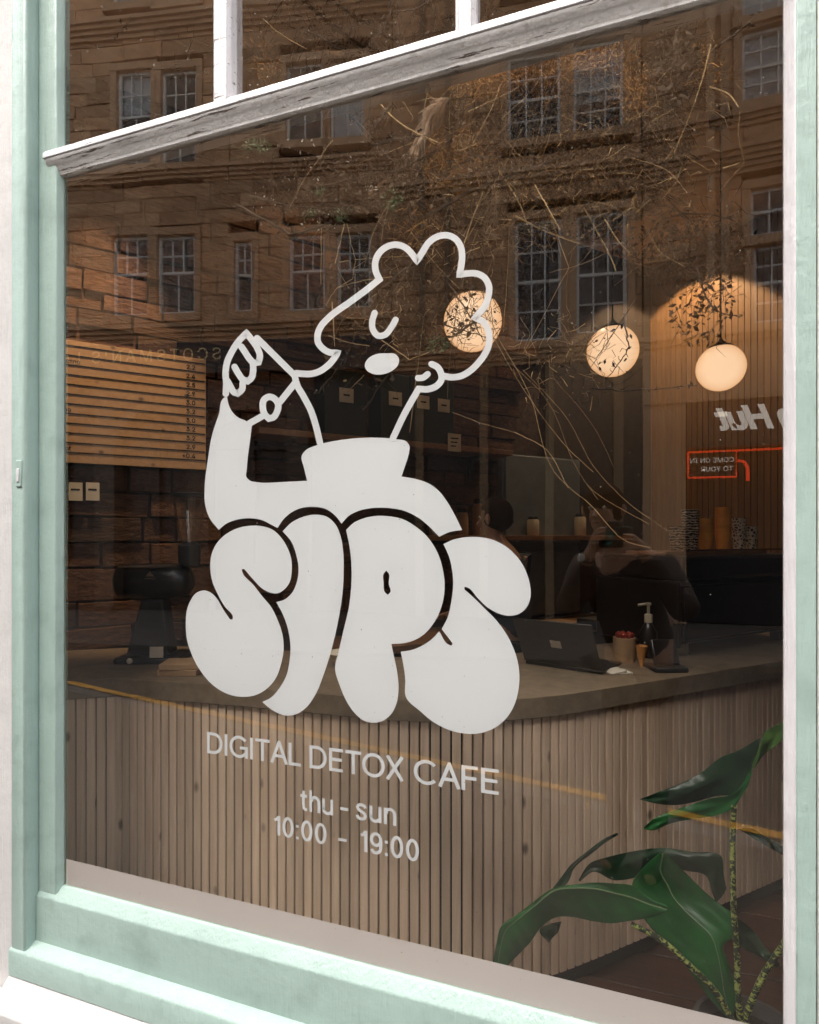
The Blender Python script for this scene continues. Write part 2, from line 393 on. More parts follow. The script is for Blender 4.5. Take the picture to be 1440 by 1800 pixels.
def mat_zebra():
    m, nt, b = nodes('zebra_stem')
    v = coords(nt, (55, 55, 75), rand=False)
    n1 = N(nt, 'ShaderNodeTexNoise', Scale=1.3, Detail=2.0, Distortion=1.2); nt.links.new(v, n1.inputs['Vector'])
    r = ramp(nt, n1.outputs['Fac'], [(0.50, (0.012, 0.022, 0.010)), (0.57, (0.32, 0.36, 0.10))])
    nt.links.new(r.outputs['Color'], b.inputs['Base Color']); b.inputs['Roughness'].default_value = 0.45
    return m
ZEBRA = mat_zebra()
def mat_pattern_cup(name, a, b_, kind):
    m, nt, b = nodes(name)
    v = coords(nt, (1, 1, 1), rand=False)
    if kind == 'zig':
        wv = N(nt, 'ShaderNodeTexWave', Scale=26.0, Distortion=6.0); wv.bands_direction = 'Z'; wv.inputs['Detail Scale'].default_value = 2.5
        nt.links.new(v, wv.inputs['Vector']); f = wv.outputs['Fac']
    else:
        vo = N(nt, 'ShaderNodeTexVoronoi', Scale=70.0); vo.feature = 'DISTANCE_TO_EDGE'; nt.links.new(v, vo.inputs['Vector'])
        mm = nt.nodes.new('ShaderNodeMath'); mm.operation = 'MULTIPLY'; mm.inputs[1].default_value = 3.0; nt.links.new(vo.outputs['Distance'], mm.inputs[0]); f = mm.outputs[0]
    r = ramp(nt, f, [(0.45, a), (0.55, b_)])
    nt.links.new(r.outputs['Color'], b.inputs['Base Color']); b.inputs['Roughness'].default_value = 0.5
    return m
CUPZ = mat_pattern_cup('zigzag_cup', (0.03, 0.025, 0.02), (0.70, 0.60, 0.48), 'zig')
CUPD = mat_pattern_cup('diamond_cup', (0.66, 0.60, 0.48), (0.04, 0.035, 0.03), 'dia')
CUPO = mat_plain('orange_cup', (0.80, 0.37, 0.07), 0.5)
CUPRIM = mat_plain('cup_rim', (0.55, 0.45, 0.34), 0.6)

def mat_lamp(name, col, strength):
    m = bpy.data.materials.new(name); m.use_nodes = True; nt = m.node_tree; nt.nodes.clear()
    e = N(nt, 'ShaderNodeEmission', Strength=strength); e.inputs['Color'].default_value = tuple(col) + (1,)
    df = N(nt, 'ShaderNodeBsdfPrincipled', Roughness=0.25); df.inputs['Base Color'].default_value = (0.5, 0.4, 0.3, 1)
    lw = N(nt, 'ShaderNodeLayerWeight', Blend=0.35)
    r = ramp(nt, lw.outputs['Facing'], [(0.15, (1, 1, 1)), (0.85, (0.72, 0.52, 0.34))])
    mc = mixc(nt, 1.0, tuple(col), r.outputs['Color'], 'MULTIPLY'); nt.links.new(mc, e.inputs['Color'])
    ad = nt.nodes.new('ShaderNodeAddShader'); nt.links.new(e.outputs[0], ad.inputs[0]); nt.links.new(df.outputs[0], ad.inputs[1])
    nt.links.new(ad.outputs[0], nt.nodes.new('ShaderNodeOutputMaterial').inputs['Surface'])
    return m
GLOBE = mat_lamp('opal_globe', (1.0, 0.66, 0.40), 0.20)
DOWNL = mat_lamp('downlight_disc', (1.0, 0.80, 0.55), 1.8)
def lettering(name, text, mat, origin, xdir, zdir, width=None, height=None, parent=None, align='LEFT', extrude=0.0, spacing=1.0, shear=0.0, font=None, offset=0.0, em=None):
    """flat or raised letters built from a font outline, laid at origin (baseline left)"""
    cu = bpy.data.curves.new(name, 'FONT'); cu.body = text; cu.space_character = spacing; cu.extrude = extrude; cu.shear = shear; cu.resolution_u = 6; cu.offset = offset
    f = font or FONT
    if f: cu.font = f
    o = bpy.data.objects.new(name, cu); COL.objects.link(o)
    bpy.context.view_layer.update()
    dg = bpy.context.evaluated_depsgraph_get()
    me = bpy.data.meshes.new_from_object(o.evaluated_get(dg)); bpy.data.objects.remove(o)
    xs = [v.co.x for v in me.vertices]; ys = [v.co.y for v in me.vertices]
    x0, x1 = min(xs), max(xs)
    h = max(ys) - 0.0
    sx = (width / (x1 - x0)) if width else (height / h)
    sz = em if em else ((height / h) if height else sx)
    xd, zd = Vector(xdir).normalized(), Vector(zdir).normalized(); nd = xd.cross(zd)
    shift = {'LEFT': -x0, 'RIGHT': -x1, 'CENTER': -(x0 + x1) / 2}[align]
    O = Vector(origin); P = world_loc(parent) if parent else O
    for v in me.vertices:
        c = v.co.copy()
        v.co = O - P + xd * (c.x + shift) * sx + zd * c.y * sz + nd * c.z
    me.materials.clear(); me.materials.append(mat); me.name = name
    return link(name, me, parent, (0, 0, 0) if parent else O)
FONT = None
try:
    import os
    _fp = os.path.join(bpy.utils.resource_path('LOCAL'), 'datafiles', 'fonts', 'Inter.woff2')
    if os.path.exists(_fp): FONT = bpy.data.fonts.load(_fp)
except Exception:
    FONT = None
def cap_height():
    cu = bpy.data.curves.new('cap', 'FONT'); cu.body = 'H'
    if FONT: cu.font = FONT
    o = bpy.data.objects.new('cap', cu); COL.objects.link(o); bpy.context.view_layer.update()
    me = bpy.data.meshes.new_from_object(o.evaluated_get(bpy.context.evaluated_depsgraph_get())); h = max(v.co.y for v in me.vertices)
    bpy.data.objects.remove(o); bpy.data.meshes.remove(me); return h
CAPH = cap_height()
# ================================================================== STREET
def strip(name, pts, z, mat, parent=None, thick=0.0):
    b = MB()
    if thick: b.prism([(0, 0), (1, 0)], Vector(), Vector(), (Vector(), Vector())) if False else None
    top = [Vector((x, y, z)) for x, y in pts]
    if thick:
        n = len(top); b.add(top + [p - Vector((0, 0, thick)) for p in top], [tuple(range(n)), tuple(range(n, 2*n))[::-1]] + [(i, i+n, (i+1)%n+n, (i+1)%n) for i in range(n)])
    else: b.add(top, [tuple(range(len(top)))])
    return b.build(name, mat, parent)
KS = 0.185                                   # the kerb line runs away from the shop to the left
def ky(x, off=0.0): return -2.14 + KS * x - off
road = strip('road', [(-150, -150), (150, -150), (150, 150), (-150, 150)], -0.09, ASPHALT); tag(road, 'dark asphalt road running past the shop', kind='structure')
XW = 10.0
pave = strip('pavement', [(-XW, ky(-XW)), (XW * 0.6, ky(XW * 0.6)), (XW * 0.6, 0.25), (-XW, 0.25)], -0.02, PAVING, thick=0.2); tag(pave, 'grey paved footway in front of the cafe', kind='structure')
nk = 0
for i in range(18):                           # kerb stones
    x0 = -XW + i * 0.9; x1 = x0 + 0.885
    k = strip('kerb_stone', [(x0, ky(x0, 0.13)), (x1, ky(x1, 0.13)), (x1, ky(x1, 0.003)), (x0, ky(x0, 0.003))], -0.016, KERB, pave, thick=0.2)
for off in (0.17, 0.335):                      # double yellow lines, worn edges
    top = []; bot = []
    for i in range(120):
        x = -XW + i * 0.135
        top.append((x, ky(x, off + random.uniform(-.008, .008)))); bot.append((x, ky(x, off + 0.085 + random.uniform(-.012, .012))))
    b = MB()
    for i in range(119):
        if (0.0 < top[i][0] < 0.15 and off > 0.3): continue
        b.add([Vector((*bot[i], -0.086)), Vector((*bot[i+1], -0.086)), Vector((*top[i+1], -0.086)), Vector((*top[i], -0.086))], [(0, 1, 2, 3)])
    b.build('painted_line', YELLOW, road)
def fy(x): return -6.4 - 0.18 * max(-12.0, min(8.0, x)) * 0.9
fp = strip('pavement', [(-26, -60), (20, -60), (20, fy(20)), (8, fy(8)), (0, fy(0)), (-12, fy(-12)), (-26, fy(-12))], -0.02, PAVING, thick=0.15); tag(fp, 'grey paved footway on the far side of the street', kind='structure')

# ================================================================== SHOP FRONT
XL, XR = -1.549, 0.327                       # edges of the glass
ZB, ZT = 0.50, 2.645                         # glass bottom, underside of the transom
front = thing('shop_front', 'white rendered shop front wall around the mint green window', 'building', (-1.9, 0, 0))
b = MB(); b.prism([(-1.692, -0.052), (-1.692, 0.02), (-2.15, 0.28), (-7.0, 0.28), (-7.0, -0.052)], Vector((0,0,-0.05)), Vector((0,0,5.2)), (Vector((1,0,0)), Vector((0,1,0)))); b.build('wall_pier', RENDER, front, bevel=0.006)
b = MB(); b.prism([(0.374, -0.036), (4.6, -0.036), (4.6, 0.28), (0.9, 0.28), (0.374, 0.02)], Vector((0,0,-0.05)), Vector((0,0,5.2)), (Vector((1,0,0)), Vector((0,1,0)))); b.build('wall_pier', RENDER, front, bevel=0.006)
b = MB(); b.box((-1.692, -0.045, 3.95), (0.374, 0.28, 5.2)); b.build('wall_lintel', RENDER, front)
b = MB(); b.prism([(-0.125, -0.05), (-0.125, 0.185), (-0.110, 0.198), (-0.066, 0.240), (-0.060, 0.242), (0.28, 0.242), (0.28, -0.05)], Vector((-1.692, 0, 0)), Vector((0.374, 0, 0)), (Vector((0,1,0)), Vector((0,0,1))))
b.build('stall_riser', RENDER, front, bevel=0.004)
b = MB(); b.box((-7.0, -0.125, -0.05), (-1.694, -0.054, 0.190)); b.build('plinth', RENDER, front, bevel=0.006)

win = thing('shop_window', 'mint green timber shop window with peeling white transom', 'window', (-0.61, 0, 0.25))
EY, EZ = Vector((0,1,0)), Vector((0,0,1)); EX = Vector((1,0,0))
def rail_x(name, prof, x0, x1, mat, bev=0.003):  # profile in (y,z)
    b = MB(); b.prism(prof, Vector((x0,0,0)), Vector((x1,0,0)), (EY, EZ)); return b.build(name, mat, win, bevel=bev, bseg=3)
def stile_z(name, prof, z0, z1, mat, bev=0.003):  # profile in (x,y)
    b = MB(); b.prism(prof, Vector((0,0,z0)), Vector((0,0,z1)), (EX, EY)); return b.build(name, mat, win, bevel=bev, bseg=3)
rail_x('bottom_rail', [(0.0, 0.503), (-0.004, 0.503), (-0.030, 0.472), (-0.030, 0.332), (0.05, 0.332), (0.05, 0.503)], -1.628, 0.372, MINT, 0.004)
rail_x('sill', [(-0.0245, 0.340), (-0.031, 0.338), (-0.064, 0.322), (-0.068, 0.316), (-0.068, 0.2425), (0.06, 0.2425), (0.06, 0.331), (-0.0245, 0.331)], -1.691, 0.373, MINT, 0.005)
stile_z('stile', [(XL, 0.008), (XL, -0.002), (-1.556, -0.021), (-1.6266, -0.021), (-1.6266, 0.02), (-1.58, 0.02)], 0.470, 3.95, MINT, 0.004)
stile_z('jamb', [(-1.6275, 0.02), (-1.6275, -0.056), (-1.633, -0.0615), (-1.684, -0.0615), (-1.691, -0.056), (-1.691, 0.02)], 0.316, 3.95, MINT, 0.004)
stile_z('glazing_bead', [(XR, 0.008), (XR, -0.002), (0.3385, -0.029), (0.352, -0.029), (0.352, 0.02)], 0.504, 3.95, WHITE_BEAD, 0.002)
stile_z('stile', [(0.3395, -0.0295), (0.341, -0.032), (0.372, -0.032), (0.373, -0.028), (0.373, 0.02), (0.3525, 0.02), (0.3525, -0.0295)], 0.470, 3.95, MINT, 0.002)
# old latch plate painted over on the left jamb
b = MB(); b.box((-1.6625, -0.0655, 1.70), (-1.640, -0.060, 1.78)); b.build('latch_plate', MINT, win, bevel=0.0025)
b = MB(); b.box((-1.657, -0.0685, 1.715), (-1.647, -0.0645, 1.755)); b.build('latch_knob', WHITE_BEAD, win, bevel=0.002)
# transom: overhanging moulded rail with flaking white paint
TP = [(0.04, 2.716), (-0.010, 2.715), (-0.024, 2.709), (-0.031, 2.700), (-0.032, 2.684), (0.04, 2.684)]
TQ = [(0.04, 2.6835), (-0.0295, 2.6835), (-0.0275, 2.672), (-0.021, 2.665), (-0.019, 2.656), (-0.012, 2.647), (-0.011, 2.636), (0.04, 2.636)]
for nm, pf, mt, x0 in (('transom', TP, WHITE_OLD, -1.598), ('transom_moulding', TQ, WHITE_GRIM, -1.590)):
    b = MB(); b.prism(pf, Vector((x0, 0, 0)), Vector((0.345, 0, 0)), (EY, EZ)); b.build(nm, mt, win, bevel=0.002, bseg=2)
for (x0, x1) in ((-0.991, -0.936), (-0.328, -0.281)):
    stile_z('glazing_bar', [(x0, 0.03), (x0, -0.022), (x0 + 0.008, -0.030), (x1 - 0.008, -0.030), (x1, -0.020), (x1, 0.03)], 2.6975, 3.95, WHITE_OLD, 0.002)
b = MB(); b.add([(XL, 0, ZB), (XR, 0, ZB), (XR, 0, 2.640), (XL, 0, 2.640)], [(0, 1, 2, 3)]); b.build('pane', GLASS, win)
for x0, x1 in ((XL, -0.988), (-0.94, -0.325), (-0.284, XR)):
    b = MB(); b.add([(x0, 0.003, 2.695), (x1, 0.003, 2.695), (x1, 0.003, 3.95), (x0, 0.003, 3.95)], [(0, 1, 2, 3)]); b.build('pane', GLASS, win)
# frosted strip stuck along the foot of the pane (inside face)
f0, f1 = on_y(110, 1505, 0.004), on_y(1297, 1800, 0.004)
b = MB(); b.add([(XL + 0.004, 0.004, ZB - 0.01), (XR - 0.002, 0.004, ZB - 0.01), (XR - 0.002, 0.004, f0.z * 0.5 + f1.z * 0.5), (XL + 0.004, 0.004, f0.z * 0.5 + f1.z * 0.5)], [(0, 1, 2, 3)])
film = b.build('privacy_film', FROST, None, origin=(XL, 0.004, ZB)); tag(film, 'pale frosted film strip along the foot of the big window pane', 'film')

# ================================================================== WINDOW LETTERING (white vinyl on the inside of the pane)
VY = 0.005
def G(px, py): return on_y(px, py, VY)
def zpts(pts, ox, oy, s): return [(ox + x / s, oy + y / s) for x, y in pts]
logo = thing('window_logo', 'white vinyl drawing of a person sipping above bubble letters on the window pane', 'logo', G(620, 1000))
yoff = [0.0]
def fill(name, loops, parent=logo, n=6):
    yoff[0] += 0.00012
    L = []
    for lp in loops:
        sp = smooth_path([Vector((x, y, 0)) for x, y in lp], n, True)
        L.append([on_y(p.x, p.y, VY + yoff[0]) for p in sp])
    b = MB(); b.poly(L); return b.build(name, VINYL, parent)
def stroke(name, pts, w, closed=False, parent=logo, n=6):
    yoff[0] += 0.00012; y = VY + yoff[0]
    sp = [Vector((p.x, p.y)) for p in smooth_path([Vector((a, c, 0)) for a, c in pts], n, closed, 60)]
    b = MB(); m = len(sp); r = w / 2
    L, Rr = [], []
    for i in range(m):
        a = sp[(i - 1) % m] if (closed or i > 0) else sp[i]; c = sp[(i + 1) % m] if (closed or i < m - 1) else sp[i]
        d1 = (sp[i] - a); d2 = (c - sp[i])
        d1 = d1.normalized() if d1.length > 1e-6 else d2.normalized(); d2 = d2.normalized() if d2.length > 1e-6 else d1
        t = (d1 + d2); t = t.normalized() if t.length > 1e-4 else d1
        nn = Vector((-t.y, t.x)); k = min(1.35, 1 / max(0.35, nn.dot(Vector((-d1.y, d1.x)))))
        L.append(sp[i] + nn * r * k); Rr.append(sp[i] - nn * r * k)
    def cap(c, d):
        a0 = math.atan2(d.y, d.x)
        return [c + Vector((math.cos(a0 + th), math.sin(a0 + th))) * r for th in [math.pi / 2 - math.pi * k / 8 for k in range(9)]]
    V = [on_y(p.x, p.y, y) for p in L] + [on_y(p.x, p.y, y) for p in Rr]
    rng = range(m if closed else m - 1)
    b.add(V, [(i, (i + 1) % m, (i + 1) % m + m, i + m) for i in rng])
    if not closed:
        for c, d in ((sp[-1], sp[-1] - sp[-2]), (sp[0], sp[0] - sp[1])):
            cp = cap(c, d); b.add([on_y(p.x, p.y, y) for p in cp], [tuple(range(9))])
    return b.build(name, VINYL, parent)
SW = 11.5
stroke('hair_outline', [(521,656),(532,657),(548,657),(560,653.5),(573,645.5),(586,632),(593.7,620),(580,619.5),(567.5,612.5),(559.5,602.5),(558.5,588),(565,572.5),(577.5,558.7),(615,531),(645,508.7),(667,491),(661,477.5),(660,460),(667.5,443.7),(680,433.7),(696,430),(712.5,435),(724,446),(733,458.5),(742.5,443.7),(755,425),(770,415.5),(787.5,413.7),(801,420),(810,433.7),(812.5,452.5),(810.5,470),(808,482.5),(822.5,480.5),(838.7,481),(852.5,488.7),(859.5,502.5),(858.7,520),(852.5,537.5),(835,558.5),(850,566),(858.7,582.5),(860,602.5),(853.7,620),(842.5,636),(827.5,651),(810,661),(792.5,663),(780,661)], SW)
stroke('ear_and_neck_outline', [(759,640),(768.7,645),(775,655),(776,667.5),(768.7,677.5),(755,683.7),(736,683.7),(712.5,725),(691,770)], SW)
stroke('inner_ear', [(735,664.5),(743.7,663.7),(752,657.5)], 11)
stroke('eye', [(658.7,550),(654.5,565),(656,580),(665,590),(676,588.7),(687.5,576),(695.5,562)], 11)
fill('mouth', [zpts([(405,1010),(425,965),(480,932),(560,924),(620,930),(645,960),(640,1005),(600,1045),(530,1072),(460,1068),(420,1045)], 540, 390, 4)])
stroke('hand_outline', [(397,692),(397.8,674.4),(396.7,655.5),(399,637.8),(406.7,620),(417.8,602),(433,585.5),(444,599),(453,613),(457,626.7),(454.5,636.7),(446.7,637.8),(439,631),(431,619),(424.5,609.5)], SW)
stroke('finger_outline', [(445,640),(445,653),(442,664.5),(435.5,670),(426.7,666.7),(420,658),(412.5,645)], SW)
stroke('finger_outline', [(426.7,673),(425.5,684.5),(417.8,691.5),(411,689),(405.5,680),(400,670)], SW)
stroke('straw_outline', [(452,594.5),(518,660)], SW)
stroke('neck_outline', [(519,664),(522,676),(533,695.5),(546.7,722),(555.5,749),(562.5,778)], SW)
stroke('wrist_outline', [(519,673),(493,705.5)], SW)
stroke('thumb_outline', [(473,697.5),(483.5,701.5),(489,711),(487,724),(480.5,733.5),(473,735.7),(466,729),(462,715.5),(464,703)], SW, True)
stroke('wrist_outline', [(462,731),(439,744)], SW)
fill('jumper', [[(391,702),(385,727),(374,760),(365,811),(359.6,859),(360.5,886),(368,910),(384.5,931.5),(398,920.5),(419,913),(440,911),(461,914.5),(479,923.5),(488,928),(497,914.5),(512,901),(530,893),(551,891),(572,894.5),(590,907),(600.5,920.5),(613,907),(631,898),(655,893),(682,893),(709,897.5),(733,908.5),(754,925),(772,943.5),(790,935.5),(812.5,931.5),(802,910),(787,883),(772,863.5),(754,850),(733,842.5),(706,837.5),(712,820),(719.5,793),(720,784),(715,776.5),(697,772),(670,769.5),(640,769.5),(610,772),(580,776.5),(557,782.5),(537.5,791.5),(530.6,800.5),(534.5,823),(540,845),(500,847),(452,847.6),(440,845),(433.4,838.6),(434,824.5),(441.5,760),(443,748),(431,739),(420,734.5),(409,724.5),(402,711),(399,695)]])
fill('letter_s', [zpts([(400,547),(330,560),(260,595),(200,655),(170,730),(165,790),(180,880),(210,950),(250,1020),(298,1084),(297,1096),(282,1097),(240,1035),(205,975),(170,940),(128,926),(85,940),(50,985),(27,1050),(22,1120),(30,1220),(60,1310),(110,1400),(180,1480),(260,1530),(350,1550),(430,1540),(500,1500),(550,1440),(580,1360),(595,1280),(590,1190),(565,1110),(520,1020),(470,960),(420,895),(353,817),(350,803),(364,800),(420,865),(470,915),(520,940),(560,943),(600,920),(630,880),(643,820),(640,740),(615,670),(580,615),(530,570),(470,550)], 320, 760, 3.3333)])
fill('letter_i', [zpts([(590,580),(640,530),(710,495),(790,482),(850,495),(900,540),(930,610),(945,700),(948,800),(940,950),(920,1080),(895,1200),(860,1330),(830,1420),(780,1540),(720,1620),(660,1655),(610,1660),(550,1640),(505,1610),(470,1580),(520,1555),(570,1500),(610,1430),(630,1340),(635,1250),(620,1150),(590,1065),(553,995),(600,980),(645,940),(675,870),(683,800),(670,720),(640,640)], 320, 760, 3.3333)])
fill('letter_p', [zpts([(95,572),(140,530),(200,503),(270,490),(350,492),(430,510),(500,550),(560,600),(610,665),(645,740),(665,820),(673,900),(665,980),(640,1060),(600,1130),(550,1185),(490,1220),(420,1237),(360,1240),(375,1310),(395,1410),(403,1500),(390,1590),(360,1650),(310,1690),(255,1702),(200,1690),(150,1650),(100,1580),(60,1490),(30,1380),(50,1290),(80,1160),(110,1030),(125,900),(127,800),(118,690)], 580, 760, 3.3333),
                  zpts([(330,810),(345,828),(345,890),(355,935),(340,952),(325,940),(315,880),(315,830)], 580, 760, 3.3333)])
fill('letter_s', [zpts([(665,655),(720,630),(790,615),(860,613),(940,625),(1010,655),(1075,705),(1120,760),(1155,830),(1175,910),(1175,970),(1150,1030),(1105,1065),(1050,1075),(990,1062),(930,1030),(870,975),(803,908),(790,905),(788,920),(850,975),(910,1035),(970,1095),(1020,1160),(1065,1240),(1095,1320),(1110,1410),(1105,1510),(1080,1600),(1030,1680),(960,1735),(880,1763),(790,1765),(700,1745),(610,1700),(530,1635),(445,1550),(442,1450),(430,1360),(415,1285),(480,1275),(550,1245),(610,1200),(641,1166),(697,1245),(712,1250),(719,1236),(655,1153),(690,1085),(710,1000),(722,900),(715,800),(695,720)], 580, 760, 3.3333)])
words = thing('window_lettering', 'white vinyl cafe name and opening hours below the logo on the pane', 'lettering', G(620, 1420))
capz = (G(364, 1286.3) - G(364, 1323.7)).length
def arc(cx, cy, rx, ry, a0, a1, n=18): return [(cx + rx * math.cos(R(a0 + (a1 - a0) * k / n)), cy + ry * math.sin(R(a0 + (a1 - a0) * k / n))) for k in range(n + 1)]
LW = 0.136; lh = LW / 2
def bar(x0, y0, x1, y1): return ([(x0, y0), (x1, y1)], False)
GLY = {   # centre lines of a plain grotesque alphabet, cap height 1: (strokes, width)
 'D': ([([(lh, lh), (.34, lh)] + arc(.34, .5, .37, .5 - lh, -90, 90, 20)[1:] + [(lh, 1 - lh)], True)], .77), 'I': ([bar(lh, 0, lh, 1)], LW),
 'G': ([(arc(.46, .5, .40, .5 - lh + .01, 40, 322, 28), False), bar(.82, 0, .82, .52), bar(.50, .46, .88, .46)], .88), 'T': ([bar(0, 1 - lh, .68, 1 - lh), bar(.34, 0, .34, 1 - LW)], .68),
 'A': ([([(.055, 0), (.40, .965)], False), ([(.745, 0), (.40, .965)], False), bar(.17, .335, .63, .335), bar(.345, 1 - .04, .455, 1 - .04)], .80), 'L': ([bar(lh, 0, lh, 1), bar(LW, lh, .56, lh)], .56),
 'E': ([bar(lh, 0, lh, 1), bar(LW, lh, .61, lh), bar(LW, .52, .57, .52), bar(LW, 1 - lh, .61, 1 - lh)], .61), 'F': ([bar(lh, 0, lh, 1), bar(LW, .50, .53, .50), bar(LW, 1 - lh, .58, 1 - lh)], .58),
 'O': ([(arc(.48, .5, .48 - lh, .5 - lh + .01, 0, 350, 35), True)], .96), 'X': ([bar(.06, 0, .68, 1), bar(.68, 0, .06, 1)], .74), 'C': ([(arc(.47, .5, .41, .5 - lh + .01, 42, 318, 28), False)], .87),
 't': ([([(.18, .94), (.18, .20), (.20, .11), (.27, lh), (.36, lh)], False), bar(0, .69, .35, .69)], .36), 'h': ([bar(lh, 0, lh, 1), ([(LW, .48)] + arc(.275, .48, .20, .22, 150, 0, 10) + [(.475, 0)], False)], .535),
 'u': ([bar(.475, 0, .475, .73), ([(lh, .73), (lh, .26)] + arc(.26, .26, .20, .21, 180, 330, 10), False)], .535), 'n': ([bar(lh, 0, lh, .73), ([(LW, .48)] + arc(.275, .48, .20, .21, 150, 0, 10) + [(.475, 0)], False)], .535),
 's': ([([(.43, .55), (.39, .65), (.26, .69), (.12, .65), (.075, .55), (.13, .45), (.26, .385), (.39, .31), (.44, .20), (.38, .09), (.25, .045), (.11, .09), (.055, .20)], False)], .50),
 '1': ([bar(.27, 0, .27, 1), ([(.05, .76), (.17, .81), (.235, .93)], False)], .33), '0': ([(arc(.27, .5, .27 - lh, .5 - lh + .01, 0, 350, 35), True)], .54), ':': ([bar(.0, .07, .13, .07), bar(.0, .64, .13, .64)], .13),
 '9': ([(arc(.27, .67, .27 - lh, .27, 0, 350, 30), True), ([(.48, .66), (.475, .36), (.42, .14), (.29, .045), (.16, .07), (.08, .20)], False)], .54), '-': ([bar(0, .37, .34, .37)], .34)}
def glass_word(text, x0, x1, base, h):
    """one word drawn on the pane: left and right photo columns and its baseline (x, y, slope)"""
    bx, by, sl = base
    A = G(x0, by + sl * (x0 - bx)); wid = G(x1, by + sl * (x1 - bx)).x - A.x
    gaps = [0.115 - (0.075 if text[k:k + 2] in ('TA', 'CA', 'AF', 'AL', 'TO', 'OX') else 0) for k in range(len(text) - 1)] + [0.0]
    tot = sum(GLY[c][1] for c in text) + sum(gaps); sx = wid / tot; x = 0.0
    for c, gap in zip(text, gaps):
        st, w = GLY[c]; b = MB()
        for k, (pts, closed) in enumerate(st):
            P = [Vector(p_) for p_ in pts]; P = [Vector((p_.x, p_.y)) for p_ in (smooth_path([Vector((q_.x, q_.y, 0)) for q_ in P], 4, closed, 50) if len(P) > 2 else [Vector((q_.x, q_.y, 0)) for q_ in P])]
            m = len(P); L, Q = [], []
            for i in range(m):
                a = P[(i - 1) % m] if (closed or i > 0) else P[i]; d_ = P[(i + 1) % m] if (closed or i < m - 1) else P[i]
                t1 = (P[i] - a); t2 = (d_ - P[i]); t1 = t1.normalized() if t1.length > 1e-7 else t2.normalized(); t2 = t2.normalized() if t2.length > 1e-7 else t1
                t = (t1 + t2).normalized(); nn = Vector((-t.y, t.x)); kk = min(1.42, 1 / max(.3, nn.dot(Vector((-t1.y, t1.x)))))
                L.append(P[i] + nn * lh * kk); Q.append(P[i] - nn * lh * kk)
            yy = 0.00008 * k
            V = [A + EX * ((x + v_.x) * sx) + EZ * (v_.y * h) + EY * yy for v_ in L + Q]
            b.add(V, [(i, (i + 1) % m, (i + 1) % m + m, i + m) for i in range(m if closed else m - 1)])
            if c == ':': b.build('colon_dot', VINYL, words); b = MB()
        if b.v: b.build('letter', VINYL, words)
        x += w + gap
zx = lambda x: 340 + x / 2.5714
for w_, a, c in (('DIGITAL', 62, 486), ('DETOX', 525, 951), ('CAFE', 997, 1380)): glass_word(w_, zx(a), zx(c), (364, 1323.7, 0.1441), capz)
for w_, a, c in (('thu', 483, 631), ('-', 664, 701), ('sun', 735, 916)): glass_word(w_, zx(a), zx(c), (528, 1424, 0.162), capz * 0.94)
for w_, a, c in (('10:00', 362, 602), ('-', 655, 693), ('19:00', 752, 1020)): glass_word(w_, zx(a), zx(c), (481, 1467.5, 0.186), capz * 0.90)

